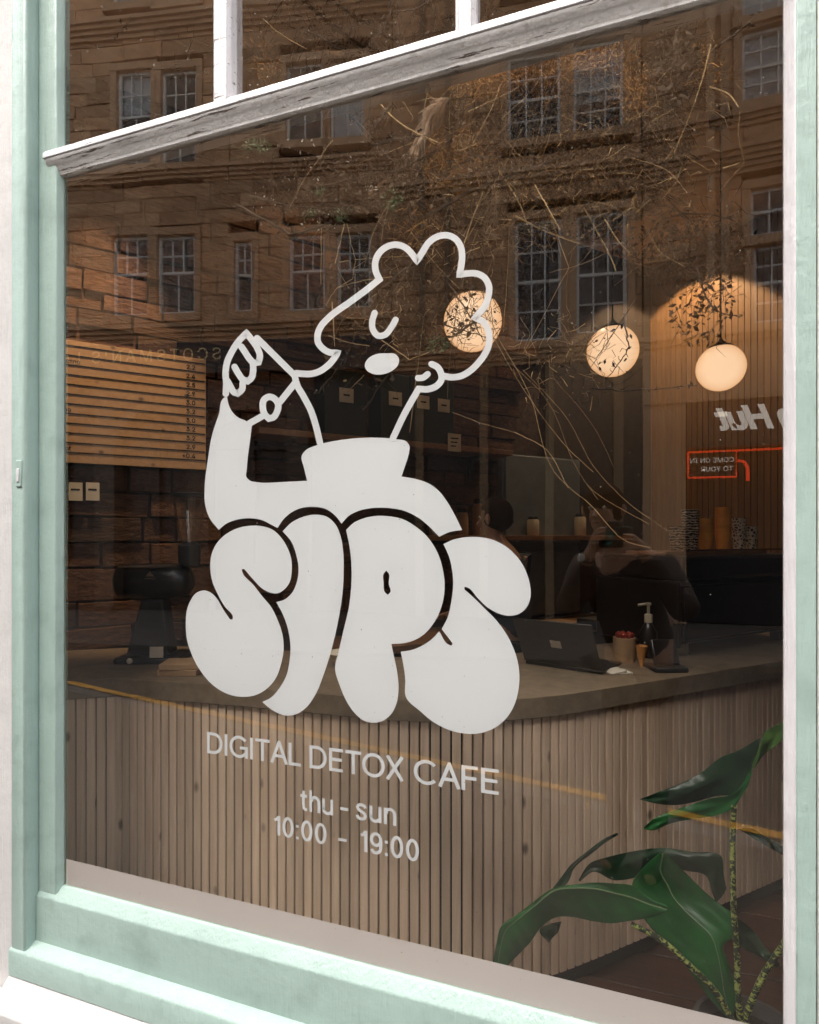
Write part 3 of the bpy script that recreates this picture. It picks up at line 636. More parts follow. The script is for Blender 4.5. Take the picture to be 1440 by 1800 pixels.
# ================================================================== BUILDINGS ACROSS THE STREET (seen only as reflections)
UB = MB()
cq = 0.06
UB.add([(-.5,-.5,-.5),(.5,-.5,-.5),(.5,-.5,.5),(-.5,-.5,.5),(-.5,.42,-.5),(.5,.42,-.5),(.5,.42,.5),(-.5,.42,.5),(-.49,.5,-.475),(.49,.5,-.475),(.49,.5,.475),(-.49,.5,.475)],
       [(0,3,2,1)[::-1],(0,1,5,4)[::-1],(1,2,6,5)[::-1],(2,3,7,6)[::-1],(3,0,4,7)[::-1],(4,5,9,8)[::-1],(5,6,10,9)[::-1],(6,7,11,10)[::-1],(7,4,8,11)[::-1],(8,9,10,11)[::-1]])
STONE_ME = UB.mesh('stone'); STONE_ME.materials.append(SAND)
class Facade:
    def __init__(s, pv, ang, name, label, cat='building'):
        s.pv = Vector((pv[0], pv[1], 0)); th = R(ang)
        s.ev = Vector((math.cos(th), math.sin(th), 0)); s.nv = Vector((-math.sin(th), math.cos(th), 0))
        s.e = Vector((s.ev.x, -s.ev.y, 0)); s.n = Vector((math.sin(th), math.cos(th), 0))   # n faces the shop
        s.o = Vector((s.pv.x, -s.pv.y, 0))
        s.root = thing(name, label, cat, s.o)
        s.M = Matrix(((s.e.x, s.n.x, 0, 0), (s.e.y, s.n.y, 0, 0), (0, 0, 1, 0), (0, 0, 0, 1)))
        s.open = []
    def sz(s, px, py):
        p = hit(px, py, s.pv, s.nv); return (p - s.pv).dot(s.ev), p.z
    def rect(s, px0, px1, py0, py1):
        a = s.sz(px0, py1)[0]; c = s.sz(px1, py1)[0]; pm = (px0 + px1) / 2
        return a, c, s.sz(pm, py1)[1], s.sz(pm, py0)[1]
    def P(s, a, d, z): return s.o + s.e * a + s.n * d + Vector((0, 0, z))
    def box(s, b, a0, a1, d0, d1, z0, z1):
        T = Matrix.Translation(s.o) @ s.M; return b.box((a0, d0, z0), (a1, d1, z1), T)
    def part(s, name, mat, *boxes, parent=None, bevel=0.0):
        b = MB()
        for bx in boxes: s.box(b, *bx)
        return b.build(name, mat, parent or s.root, bevel=bevel)
    def window(s, r, top=(3, 2), low=(2, 1), blind=0.0, frame=0.055, trim=0.14, split=0.46, lower=0.0):
        a0, a1, z0, z1 = r; s.open.append((a0 - trim, a1 + trim, z0 - trim * 1.2, z1 + trim * 1.2))
        s.part('window_surround', SANDTRIM, (a0 - trim, a0, -0.15, 0.03, z0, z1), (a1, a1 + trim, -0.15, 0.03, z0, z1), (a0 - trim, a1 + trim, -0.15, 0.035, z1, z1 + trim * 1.2), (a0 - trim - 0.03, a1 + trim + 0.03, -0.15, 0.09, z0 - trim * 1.2, z0), bevel=0.012)
        zm = z1 - (z1 - z0) * split
        w = s.part('window', SASH, (a0, a0 + frame, -0.14, -0.07, z0, z1), (a1 - frame, a1, -0.14, -0.07, z0, z1), (a0 + frame, a1 - frame, -0.14, -0.07, z1 - frame, z1), (a0 + frame, a1 - frame, -0.14, -0.07, z0, z0 + frame * 1.5), (a0 + frame, a1 - frame, -0.135, -0.075, zm - 0.025, zm + 0.025))
        for (nx, nz), (zz0, zz1) in ((top, (zm + 0.025, z1 - frame)), (low, (z0 + frame * 1.5, zm - 0.025))):
            ww = (a1 - a0 - 2 * frame)
            for i in range(1, nx): 
                x = a0 + frame + ww * i / nx; s.part('glazing_bar', SASH, (x - 0.013, x + 0.013, -0.125, -0.085, zz0, zz1), parent=w)
            for j in range(1, nz):
                z = zz0 + (zz1 - zz0) * j / nz; s.part('glazing_bar', SASH, (a0 + frame, a1 - frame, -0.124, -0.086, z - 0.013, z + 0.013), parent=w)
            for i in range(nx):
                for j in range(nz):
                    x0 = a0 + frame + ww * i / nx; x1 = a0 + frame + ww * (i + 1) / nx; y0 = zz0 + (zz1 - zz0) * j / nz; y1 = zz0 + (zz1 - zz0) * (j + 1) / nz
                    b = MB(); b.add([s.P(x0, -0.105, y0), s.P(x1, -0.105, y0), s.P(x1, -0.105, y1), s.P(x0, -0.105, y1)], [(0, 3, 2, 1)]); b.build('pane', PANE, w)
        s.part('room_darkness', DARKROOM, (a0, a1, -0.42, -0.40, z0, z1), parent=w)
        if blind: s.part('blind', BLIND, (a0 + frame, a1 - frame, -0.19, -0.17, z1 - (z1 - z0) * blind, z1), parent=w)
        return w
    def stones(s, a0, a1, z0, z1, ch, lmin, lmax, proud=0.012, limit=290):
        z = z0; cnt = 0; rest = MB()
        while z < z1 - 0.05:
            h = min(ch * random.uniform(0.85, 1.15), z1 - z)
            cuts = sorted((max(o[0], a0), min(o[1], a1)) for o in s.open if o[2] < z + h - 0.02 and o[3] > z + 0.02 and o[1] > a0 and o[0] < a1)
            x = a0; iv = []
            for c0, c1 in cuts:
                if c0 > x + 0.02: iv.append((x, c0))
                x = max(x, c1)
            if x < a1 - 0.02: iv.append((x, a1))
            for i0, i1 in iv:
                x = i0
                while x < i1 - 0.01:
                    l = random.uniform(lmin, lmax)
                    if i1 - (x + l) < lmin * 0.7: l = i1 - x
                    d = random.uniform(-proud, proud)
                    if cnt < limit:
                        o = bpy.data.objects.new('stone', STONE_ME); COL.objects.link(o); o.parent = s.root
                        o.matrix_local = Matrix.Translation(s.P(x + l / 2, -0.075 + d, z + h / 2) - s.o) @ s.M @ Matrix.Diagonal((l - 0.009, 0.15, h - 0.009, 1))
                        cnt += 1
                    else: s.box(rest, x + 0.007, x + l - 0.007, -0.15, d, z + 0.007, z + h - 0.007)
                    x += l
            z += h
        if rest.v: tag(rest.build('stones', SAND, s.root), kind='stuff')
    def string(s, name, a0, a1, z, h, proj, mat=None, steps=3):
        bs = []
        for k in range(steps):
            bs.append((a0, a1, -0.15, proj * (k + 1) / steps, z + h * k / steps, z + h * (k + 1) / steps - 0.002))
        s.part(name, mat or SANDTRIM, *bs)
    def back(s, a0, a1, z0, z1): s.part('wall', SANDJOINT, *[(a0, a1, -0.9, -0.45, z0, z1)])

# left building: windows in pairs over a bar front
FL = Facade((-4.09, 9.54), 13.0, 'sandstone_building', 'brown sandstone building with gold lettered bar front, reflected at left of the pane')
for (r, kw) in (((197, 260, 415, 556), dict(blind=0.0)), ((276, 342, 413, 552), dict()), ((412, 443, 423, 549), dict(top=(2, 2), low=(1, 1))), ((508, 572, 412, 547), dict(blind=0.0)), ((592, 652, 410, 543), dict()),
                ((205, 265, 122, 292), dict(blind=0.4)), ((283, 345, 120, 290), dict()), ((503, 567, 108, 248), dict()), ((580, 640, 104, 244), dict(blind=0.95)),
                ((195, 262, -190, 6), dict(blind=0.9)), ((280, 345, -190, 3), dict(blind=0.9)), ((505, 567, -190, -20), dict())):
    FL.window(FL.rect(*r), **kw)
aL, aR = FL.sz(40, 500)[0], 0.0
zc = FL.sz(300, 596)[1]
FL.stones(aL, aR, zc + 0.25, 13.9, 0.30, 0.45, 1.0, 0.014)
FL.back(aL - 2, aR, 0, 14.2)
FL.string('cornice', aL - 2, aR - 0.003, zc - 0.10, 0.34, 0.30, steps=4)
FL.string('string_course', aL - 2, aR - 0.003, FL.sz(300, 318)[1], 0.22, 0.16)
FL.string('string_course', aL - 2, aR - 0.003, FL.sz(300, 62)[1], 0.34, 0.22, steps=4)
zf0 = FL.sz(300, 660)[1]
FL.part('fascia', SHOPDARK, (aL - 2, aR - 0.003, -0.45, 0.10, zf0, zc - 0.11))
base, th_ = FL.sz(391, 634), FL.sz(391, 613)
sx1, sz1 = FL.sz(392, 632); sx0, sz0 = FL.sz(128, 640)
lettering('sign_lettering', "SCOTSMAN'S LOUNGE", GOLD, FL.P(sx1, 0.104, sz1 - 0.02), -FL.e, EZ, height=0.25, parent=FL.root, extrude=0.004, spacing=1.28)
BARWOOD = mat_plain('dark_bar_joinery', (0.07, 0.05, 0.035), 0.5)
# arched bar front: piers, arches and dark glazing
zs = FL.sz(300, 790)[1]
FL.part('bar_front_wall', SHOPDARK, (aL - 2, aR - 0.003, -0.45, -0.30, 0.0, zf0 - 0.002))
for k in range(5):
    x = aL - 0.2 + k * 2.1
    if x + 0.2 > aR: break
    FL.part('pier', BARWOOD, (x - 0.22, x + 0.22, -0.29, 0.06, 0.0, zs + 0.9), bevel=0.02)
    if x + 2.1 > aR: continue
    b = MB()
    for q in range(12):
        a0_, a1_ = math.pi * q / 12 + 0.01, math.pi * (q + 1) / 12 - 0.01
        c = x + 1.05; ro, ri = 0.98, 0.80
        V = []
        for d in (-0.28, 0.05):
            for (rr, aa) in ((ri, a0_), (ro, a0_), (ro, a1_), (ri, a1_)):
                V.append(FL.P(c + rr * math.cos(aa), d, zs + rr * math.sin(aa)))
        b.add(V, [(0,1,2,3),(7,6,5,4),(0,4,5,1),(1,5,6,2),(2,6,7,3),(3,7,4,0)])
    b.build('arch', BARWOOD, FL.root)
    FL.part('bar_window', SHOPDARK, (x + 0.24, x + 1.86, -0.28, -0.20, 0.9, 1.0), (x + 1.0, x + 1.1, -0.28, -0.20, 1.0, zs + 0.75), (x + 0.24, x + 1.86, -0.27, -0.21, zs, zs + 0.08))
# right hand building: straight on to the window
FR = Facade((0.63, 10.2), 0.0, 'sandstone_building', 'pale sandstone building above the lit takeaway front, reflected at right of the pane')
for r, kw in (((1305, 1408, 45, 170), dict(top=(3, 2), low=(3, 2), split=0.5, blind=0.98)), ((1305, 1408, -160, 22), dict(top=(3, 2), low=(3, 2), blind=0.98)), ((1320, 1420, 325, 412), dict(top=(3, 1), low=(3, 1))), ((1325, 1425, 428, 565), dict(top=(3, 2), low=(3, 2)))):
    FR.window(FR.rect(*r), **kw)
zfr = FR.sz(1290, 612)[1]
FR.stones(0.0, 6.5, zfr + 0.22, 13.9, 0.36, 0.7, 1.3, 0.004)
FR.back(0.0, 7.5, 0, 14.2)
FR.string('cornice', 0.003, 7.5, zfr, 0.30, 0.22)
FR.string('string_course', 0.003, 7.5, FR.sz(1340, 300)[1], 0.42, 0.26, steps=5)
FR.string('string_course', 0.003, 7.5, FR.sz(1340, 215)[1], 0.24, 0.14)
for x in (1.05, 1.28):
    FR.part('pilaster', SANDTRIM, (x, x + 0.14, -0.15, 0.07, zfr + 0.3, 13.9))
zt0, zt1 = FR.sz(1290, 900)[1], FR.sz(1290, 704)[1]
FR.part('fascia_band', SANDTRIM, (0.0, 7.5, -0.45, 0.10, zt1 + 0.002, zfr - 0.002))
shop0 = FR.sz(1205, 710)[0]
FR.part('shop_pier', SANDTRIM, (0.0, shop0, -0.45, 0.06, 0.0, zt1))
FR.part('fascia', SHOPDARK, (shop0 + 0.002, 7.5, -0.45, 0.05, FR.sz(1290, 785)[1], zt1))
FR.part('shop_interior', DARKROOM, (shop0 + 0.002, 7.5, -0.45, -0.30, 0.0, FR.sz(1290, 785)[1] - 0.002))
hx, hz = FR.sz(1254, 757)
lettering('sign_lettering', 'Pizza Hut', SIGNWHITE, FR.P(hx, 0.055, hz), -FR.e, Vector((-0.0, 0, 1)), height=0.42, parent=FR.root, align='RIGHT', extrude=0.006, shear=0.35, spacing=0.93, offset=0.03)
nx0, nz1 = FR.sz(1212, 793); nx1, nz0 = FR.sz(1297, 836)
b = MB()
def ntube(pts, r=0.018):
    b.tube([FR.P(a, -0.16, z) for a, z in pts], r, 6)
ntube([(nx0, nz1), (nx1, nz1), (nx1, nz0), (nx0, nz0), (nx0, nz1)], 0.022)
ntube([(nx1, nz1), (nx1 + 2.2, nz1)], 0.022)
ntube([(nx1 + 0.02, nz1 - 0.18), (nx1 + 0.12, nz1 - 0.20), (nx1 + 0.18, nz1 - 0.32), (nx1 + 0.18, nz0 - 0.08)], 0.03)
b.build('neon_frame', NEON, FR.root)
cxm = (nx0 + nx1) / 2
lettering('neon_words', 'COME ON IN', SIGNWHITE, FR.P(cxm, -0.15, nz1 - 0.2), -FR.e, EZ, height=0.085, parent=FR.root, align='CENTER', extrude=0.003)
lettering('neon_words', 'TO YOUR', SIGNWHITE, FR.P(cxm + 0.08, -0.15, nz1 - 0.36), -FR.e, EZ, height=0.085, parent=FR.root, align='CENTER', extrude=0.003)
# middle building
tan8 = math.tan(R(8)); 
FM = Facade((-4.09, 9.54), 8.0, 'sandstone_building', 'sandstone building with twelve pane windows, reflected behind the hanging dried plants')
LM = 4.72 / math.cos(R(8)) - 0.02
for r, kw in (((893, 985, 92, 244), dict(top=(3, 2), low=(3, 2), split=0.5)), ((1008, 1098, 70, 231), dict(top=(3, 2), low=(3, 2), split=0.5, blind=0.6)), ((905, 988, 385, 600), dict(top=(3, 2), low=(3, 2), split=0.5)), ((1015, 1103, 372, 586), dict(top=(3, 2), low=(3, 2), split=0.5)),
              ((893, 985, -220, -20), dict(top=(3, 2), low=(3, 2))), ((1008, 1098, -220, -40), dict(top=(3, 2), low=(3, 2)))):
    FM.window(FM.rect(*r), **kw)
zm0 = FM.sz(950, 640)[1]
FM.stones(0.0, LM, zm0 + 0.3, 13.9, 0.33, 0.5, 1.1, 0.01)
FM.back(0.0, LM, 0, 14.2)
FM.string('cornice', 0.003, LM, zm0, 0.32, 0.24, steps=4)
FM.string('string_course', 0.003, LM, FM.sz(900, 330)[1], 0.26, 0.18)
FM.part('shopfront_board', SHOPDARK, (0.0, LM, -0.45, 0.02, 0.0, zm0 - 0.002))
for k in range(4):
    x = 0.5 + k * 1.25; FM.part('shopfront_post', SANDJOINT, (x, x + 0.16, 0.022, 0.10, 0.0, zm0 - 0.01))
for px in (743, 788):
    x = FM.sz(px, 400)[0]; b = MB(); b.tube([FM.P(x, 0.10, zm0 + 0.4), FM.P(x, 0.10, 13.9)], 0.055, 8)
    b.build('drainpipe', SANDJOINT, FM.root)
# ================================================================== CAFE INTERIOR
A2 = Vector((0.670, 0.742, 0)).normalized(); NB = Vector((A2.y, -A2.x, 0))     # back wall direction, its normal into the room
W0 = Vector((-3.0, 0.425, 0))
LB = 4.99
CB = W0 + A2 * LB                                                            # corner with the slatted wall
CEIL = 3.88
def wp(s, n, z): return W0 + A2 * s + NB * n + Vector((0, 0, z))
def on_wall(px, py, n=0.0):
    p = hit(px, py, W0 + NB * n, NB); return (p - W0).dot(A2), p.z
MW = Matrix(((A2.x, NB.x, 0, 0), (A2.y, NB.y, 0, 0), (0, 0, 1, 0), (0, 0, 0, 1)))   # local x along wall, y into room
def wbox(b, s0, s1, n0, n1, z0, z1):
    return b.box((s0, n0, z0), (s1, n1, z1), Matrix.Translation(W0) @ MW)
def wpart(name, mat, parent, *bx, bevel=0.0):
    b = MB()
    for q in bx: wbox(b, *q)
    return b.build(name, mat, parent, bevel=bevel)
fl = MB(); fl.add([(-4.5, 0.02, 0), (4.6, 0.02, 0), (4.6, 6.5, 0), (-4.5, 6.5, 0)], [(0, 1, 2, 3)])
floor = fl.build('floor', FLOORW); tag(floor, 'dark red brown timber cafe floor', kind='structure')
for i in range(16):
    y0 = 0.06 + i * 0.19
    b = MB(); b.box((-0.75, y0, 0.0005), (2.2, y0 + 0.185, 0.006)); b.build('floor_board', FLOORW, floor, bevel=0.002, bseg=1)
b = MB(); b.box((-4.6, 0.285, CEIL), (4.6, 6.5, CEIL + 0.1)); ceil = b.build('ceiling', PLASTER); tag(ceil, 'beige plaster cafe ceiling', kind='structure')
# brick wall
bw = thing('brick_wall', 'old dark red brick wall behind the cafe counter', 'wall', wp(0, 0, 0))
wpart('wall_core', MORTAR, bw, (-0.3, LB, -0.25, 0.0, 0, CEIL))
BM_ = MB(); BM_.add(UB.v, UB.f); BR_ME = BM_.mesh('brick'); BR_ME.materials.append(BRICK)
nb = 0; z = 0.98
ROT = MW
while z < CEIL - 0.05:
    h = random.choice((0.09, 0.115, 0.13, 0.17)); x = 0.42 + random.uniform(-0.2, 0)
    while x < 3.35:
        l = random.uniform(0.16, 0.46)
        o = bpy.data.objects.new('brick', BR_ME); COL.objects.link(o); o.parent = bw
        o.matrix_local = Matrix.Translation(A2 * (x + l / 2) + NB * (0.018 + random.uniform(-0.012, 0.012)) + Vector((0, 0, z + h / 2))) @ ROT @ Matrix.Rotation(random.uniform(-0.03, 0.03), 4, 'Y') @ Matrix.Diagonal((l - random.uniform(0.006, 0.016), 0.07 + random.uniform(-0.01, 0.015), min(h, CEIL - z) - random.uniform(0.006, 0.014), 1))
        x += l; nb += 1
    z += h
wpart('dark_panelling', DARKPLASTER, bw, (3.8, LB - 0.03, 0.0005, 0.045, 0.0, CEIL))
# slatted wall at right
SD = NB.copy()                                                               # runs back towards the street
sw = thing('slat_wall', 'warm lit vertical timber slat wall behind the espresso machine', 'wall', CB)
T = Matrix.Translation(CB) @ Matrix(((SD.x, -A2.x, 0, 0), (SD.y, -A2.y, 0, 0), (0, 0, 1, 0), (0, 0, 0, 1)))   # local x along, y into room
b = MB(); b.box((0, -0.25, 0), (4.2, -0.0, CEIL), T); b.build('wall_core', BACKING, sw)
s_me = MB().box((-0.021, 0, 0), (0.021, 0.022, CEIL - 0.02)).mesh('slat'); s_me.materials.append(SLATB)
for i in range(60):
    o = bpy.data.objects.new('slat', s_me); COL.objects.link(o); o.parent = sw
    o.matrix_local = Matrix(((SD.x, -A2.x, 0, 0), (SD.y, -A2.y, 0, 0), (0, 0, 1, 0), (0, 0, 0, 1))) @ Matrix.Translation((0.025 + i * 0.0475, 0.0005, 0.01))
# closing walls (left side and far right)
cw = thing('side_wall', 'dark plaster wall closing the cafe at its sides', 'wall', (-4.0, 0.5, 0))
b = MB(); b.box((-4.6, 0.29, 0), (-3.18, 0.40, CEIL)); b.build('wall_panel', DARKPLASTER, cw)
b = MB(); b.box((3.2, 0.29, 0), (3.35, 2.2, CEIL)); b.build('wall_panel', DARKPLASTER, cw)

# ------------------------------------------------------------------ counter
CF = [(-2.25, 0.03), (-1.889, 0.281), (-1.733, 0.388), (-1.145, 0.436), (-0.802, 0.451), (-0.60, 0.470), (-0.412, 0.522), (-0.29, 0.592), (-0.192, 0.66), (-0.05, 0.790), (0.063, 0.903), (0.72, 1.567), (1.45, 2.31)]
SLH = 0.962
CTOP = 1.03
counter = thing('counter', 'curved cafe counter with vertical timber slats and a stone top', 'counter', (-0.5, 0.6, 0))
def resample(poly, step):
    P = [Vector((x, y, 0)) for x, y in poly]; out = []; acc = 0.0
    for i in range(len(P) - 1):
        L = (P[i + 1] - P[i]).length; d = (P[i + 1] - P[i]) / L; s = acc
        while s < L: out.append((P[i] + d * s, d)); s += step
        acc = s - L
    return out
curve = [Vector((x, y, 0)) for x, y in CF[:3]] + smooth_path([Vector((x, y, 0)) for x, y in CF[2:]], 8)[1:]
cpl = [(p.x, p.y) for p in curve]
pitch = 0.0335
sl_me = MB().box((-0.0140, -0.018, 0.0), (0.0140, 0.004, SLH - 0.105)).mesh('slat'); sl_me.materials.append(SLAT)
bv = bmesh.new(); bv.from_mesh(sl_me); bmesh.ops.bevel(bv, geom=[e for e in bv.edges if abs(e.verts[0].co.z - e.verts[1].co.z) > 0.1], offset=0.002, segments=1, affect='EDGES'); bv.to_mesh(sl_me); bv.free()
for p, d in resample(cpl, pitch):
    o = bpy.data.objects.new('slat', sl_me); COL.objects.link(o); o.parent = counter
    o.location = p - Vector(counter.location) + Vector((0, 0, 0.10)); o.rotation_euler = (0, 0, math.atan2(d.y, d.x) + random.uniform(-0.015, 0.015))
def offset_poly(pl, off):
    out = []
    for i in range(len(pl)):
        a = Vector(pl[max(i - 1, 0)]); c = Vector(pl[min(i + 1, len(pl) - 1)]); d = (c - a).normalized(); nrm = Vector((-d.y, d.x))
        out.append(Vector(pl[i]) + nrm * off)
    return out
def ribbon(b, pl, o0, o1, z0, z1):
    a = offset_poly(pl, o0); c = offset_poly(pl, o1); n = len(a)
    V = [(*p, z0) for p in a] + [(*p, z0) for p in c] + [(*p, z1) for p in a] + [(*p, z1) for p in c]
    F = []
    for i in range(n - 1):
        F += [(i, i+n, i+1+n, i+1), (i+2*n, i+1+2*n, i+1+3*n, i+3*n), (i, i+1, i+1+2*n, i+2*n), (i+n, i+3*n, i+1+3*n, i+1+n)]
    F += [(0, 2*n, 3*n, n), (n-1, 2*n-1, 4*n-1, 3*n-1)]
    b.add(V, F)
b = MB(); ribbon(b, cpl, 0.005, 0.04, 0.10, SLH); b.build('backing_board', BACKING, counter)
b = MB(); ribbon(b, cpl, 0.035, 0.075, 0.0, 0.10); b.build('toe_kick', BLACKM, counter)
b = MB(); ribbon(b, cpl, -0.032, 0.60, SLH, CTOP); b.build('countertop', CONCRETE, counter, bevel=0.006)

# ------------------------------------------------------------------ menu board
mb = thing('menu_board', 'plywood menu board with ruled price lines on the brick wall', 'menu board', wp(0.9, 0.06, 2.0))
m0 = on_wall(362, 632, 0.095); m1 = on_wall(362, 826, 0.095); mL = on_wall(108, 700, 0.095)[0] - 0.55
wpart('board', MENUW, mb, (mL, m0[0], 0.080, 0.095, m1[1], m0[1]), bevel=0.001)
rows = 12; z_top, z_bot = m0[1], m1[1]
prices = ['2.2', '2.4', '2.5', '2.8', '3.0', '3.2', '3.0', '3.2', '3.2', '2.9', '+0.4']
dz = (z_top - z_bot) / 12.6
for i in range(12):
    zz = z_top - dz * (0.55 + i)
    wpart('ruled_line', INK, mb, (mL + 0.004, m0[0] - 0.004, 0.0955, 0.0970, zz - 0.0028, zz + 0.0028))
    if i < 11:
        lettering('price', prices[i], INK, wp(m0[0] - 0.055, 0.0962, zz - dz * 0.80), A2, EZ, height=dz * 0.5, parent=mb, align='RIGHT', offset=0.02)
for i, w, px in ((1, 'Americano', 141), (6, 'cappuccino', 125), (10, 'hot', 125)):
    zz = z_top - dz * (0.55 + i)
    s1 = on_wall(px, 700, 0.095)[0]
    lettering('drink_name', w, INK, wp(s1, 0.0962, zz - dz * 0.80), A2, EZ, height=dz * 0.44, parent=mb, align='RIGHT', offset=0.02)

# ------------------------------------------------------------------ shelves, back counter, fridge
def shelf(name, label, pxs, py_mid, n=0.27):
    s0 = on_wall(pxs[0], 800)[0]; s1 = on_wall(pxs[1], 800)[0]; z = on_wall((pxs[0] + pxs[1]) / 2, py_mid, n)[1]
    t = thing(name, label, 'shelf', wp((s0 + s1) / 2, 0.0, z))
    wpart('board', PINE, t, (s0, s1, 0.045, n, z - 0.035, z), bevel=0.002)
    for q in (0.12, 0.88):
        s = s0 + (s1 - s0) * q; wpart('bracket', BLACKM, t, (s - 0.012, s + 0.012, 0.045, n - 0.06, z - 0.06, z - 0.036), (s - 0.012, s + 0.012, 0.045, 0.065, z - 0.2, z - 0.06))
    return s0, s1, z
us0, us1, uz = shelf('wall_shelf', 'upper wooden wall shelf carrying the row of dark labelled boxes', (435, 860), 768)
ls0, ls1, lz = shelf('wall_shelf', 'lower wooden wall shelf with jars behind the barista', (700, 1065), 941)
BOXM = mat_plain('dark_box_card', (0.020, 0.022, 0.014), 0.6)
for i, (px, ww) in enumerate(((609, 0.27), (695, 0.20), (744, 0.18), (780, 0.16))):
    s = on_wall(px, 695, 0.24)[0]; hh = on_wall(px, 668 + i * 6, 0.24)[1] + 0.06 - uz
    t = thing('storage_box', ('widest dark storage box at the left end of the upper shelf', 'second dark storage box from the left on the upper shelf', 'third dark storage box from the left on the upper shelf', 'narrow dark storage box at the right end of the upper shelf')[i], 'box', wp(s, 0.15, uz), 'dark labelled boxes on the upper shelf')
    wpart('box_body', BOXM, t, (s - ww / 2, s + ww / 2, 0.06, 0.24, uz, uz + hh), bevel=0.006)
    zl = on_wall(px, 695 + i * 6, 0.24)[1]
    wpart('paper_label', PAPER, t, (s - 0.045, s + 0.045, 0.2405, 0.243, zl - 0.042, zl + 0.042))
    wpart('label_mark', INK, t, (s - 0.02, s + 0.02, 0.2435, 0.2445, zl - 0.004, zl + 0.006))
t = thing('price_notice', 'small white paper notice hanging below the upper shelf edge', 'notice', wp(0, 0, uz)); sN = on_wall(800, 777, 0.28)
wpart('paper', PAPER, t, (sN[0] - 0.05, sN[0] + 0.05, 0.272, 0.275, sN[1] - 0.06, sN[1] + 0.055))
for k in range(3): wpart('print_line', INK, t, (sN[0] - 0.03, sN[0] + 0.01 + 0.01 * k, 0.2755, 0.2762, sN[1] - 0.03 + k * 0.025, sN[1] - 0.022 + k * 0.025))
for i, px in enumerate((766, 812, 842, 862, 937, 1020)):
    s = on_wall(px, 930, 0.16)[0]; c = wp(s, 0.16, lz)
    t = thing('storage_jar', ('brown lidded jar at the left of the lower shelf','short brown jar second from left on the lower shelf','tall brown jar third from left on the lower shelf','tall brown jar beside the barista on the lower shelf','small cream jar in front of the fridge on the lower shelf','cream jar at the right end of the lower shelf')[i], 'jar', c, 'jars on the lower shelf')
    hgt = (0.20, 0.17, 0.24, 0.22, 0.13, 0.16)[i]; r = 0.045
    b = MB(); b.lathe([(r * .9, 0.0), (r, 0.01), (r, hgt * .8), (r * .8, hgt * .9)], c, 16); b.build('jar_body', (CREAMP if i in (4, 5) else KRAFT), t, smooth=True)
    b = MB(); b.lathe([(r * .82, hgt * .9), (r * .82, hgt), (r * .7, hgt + .008)], c, 16); b.build('lid', BLACKM, t, smooth=True)
s0, s1 = on_wall(868, 900)[0], on_wall(1000, 900)[0]
t = thing('fridge', 'tall blue grey fridge with two doors by the barista', 'fridge', wp(s0, 0, 0))
zA, zB = 1.50, on_wall(900, 800, 0.05)[1]
wpart('cabinet', FRIDGE, t, (s0, s1, 0.046, 0.10, 0.97, zB))
wpart('upper_door', FRIDGE, t, (s0 + 0.01, s1 - 0.01, 0.1005, 0.13, zA + 0.01, zB - 0.01), bevel=0.006)
wpart('lower_door', FRIDGE, t, (s0 + 0.01, s1 - 0.01, 0.1005, 0.13, 0.98, zA - 0.05), bevel=0.006)
wpart('handle', STEEL, t, (s0 + 0.05, s0 + 0.07, 0.1305, 0.16, 1.1, 1.35), bevel=0.004)
bc = thing('back_counter', 'low wooden back counter along the brick wall', 'counter', wp(2.5, 0.3, 0))
wpart('cabinet', BLACKM, bc, (1.9, 4.95, 0.07, 0.50, 0.0, 0.90)); wpart('worktop', PINE, bc, (1.9, 4.95, 0.07, 0.54, 0.9005, 0.945), bevel=0.004)

# ------------------------------------------------------------------ things on the counters
def ctr(px, py, z=CTOP): return on_z(px, py, z)
def cup_stack(px, base, nn, r, h, mat, label, group, side=None, z_off=0.011):
    c = Vector(base); t = thing('paper_cup_stack', label, 'cups', c, group)
    for k in range(nn):
        b = MB(); zb = k * z_off
        b.lathe([(r * .72, zb), (r * .98, zb + h * .96), (r * 1.04, zb + h * .965), (r * 1.04, zb + h), (r * .95, zb + h)], c, 16)
        b.build('cup', mat, t, smooth=True)
    return t
# espresso machine
e0 = ctr(1120, 1158); EM_o = ctr(1245, 1150)
em = thing('espresso_machine', 'large black espresso machine on the counter by the slat wall', 'coffee machine', (EM_o.x, EM_o.y, CTOP))
TE = Matrix.Translation(Vector((EM_o.x, EM_o.y, CTOP))) @ MW     # local x along counter, y towards customer
def epart(name, mat, *bx, bevel=0.0, parent=em):
    b = MB()
    for (x0, x1, y0, y1, z0, z1) in bx: b.box((x0, y0, z0), (x1, y1, z1), TE)
    return b.build(name, mat, parent, bevel=bevel)
epart('body', BLACKM, (-0.18, 0.75, -0.42, -0.02, 0.05, 0.33), bevel=0.02, )
epart('back_panel', BLACK, (-0.16, 0.73, -0.019, 0.0, 0.07, 0.31), bevel=0.006)
epart('top_deck', BLACK, (-0.20, 0.77, -0.44, 0.02, 0.331, 0.44), bevel=0.02)
epart('drip_tray', BLACKM, (-0.18, 0.75, -0.62, -0.421, 0.05, 0.10), bevel=0.01)
for x in (-0.1, 0.66):
    for y in (-0.38, -0.06): epart('foot', BLACK, (x - 0.025, x + 0.025, y - 0.025, y + 0.025, 0.0005, 0.049))
epart('side_panel', BLACK, (-0.205, -0.181, -0.46, 0.0, 0.04, 0.33), bevel=0.008)
epart('cup_rail', STEEL, (-0.18, 0.75, 0.008, 0.016, 0.46, 0.468), (-0.18, -0.172, 0.008, 0.016, 0.4405, 0.46), (0.742, 0.75, 0.008, 0.016, 0.4405, 0.46))
for k in range(2):
    b = MB(); c = TE @ Vector((0.1 + 0.32 * k, -0.5, 0.24)); b.lathe([(0.035, -0.02), (0.04, 0.03), (0.03, 0.09)], c, 14); b.build('group_head', STEEL, em, smooth=True)
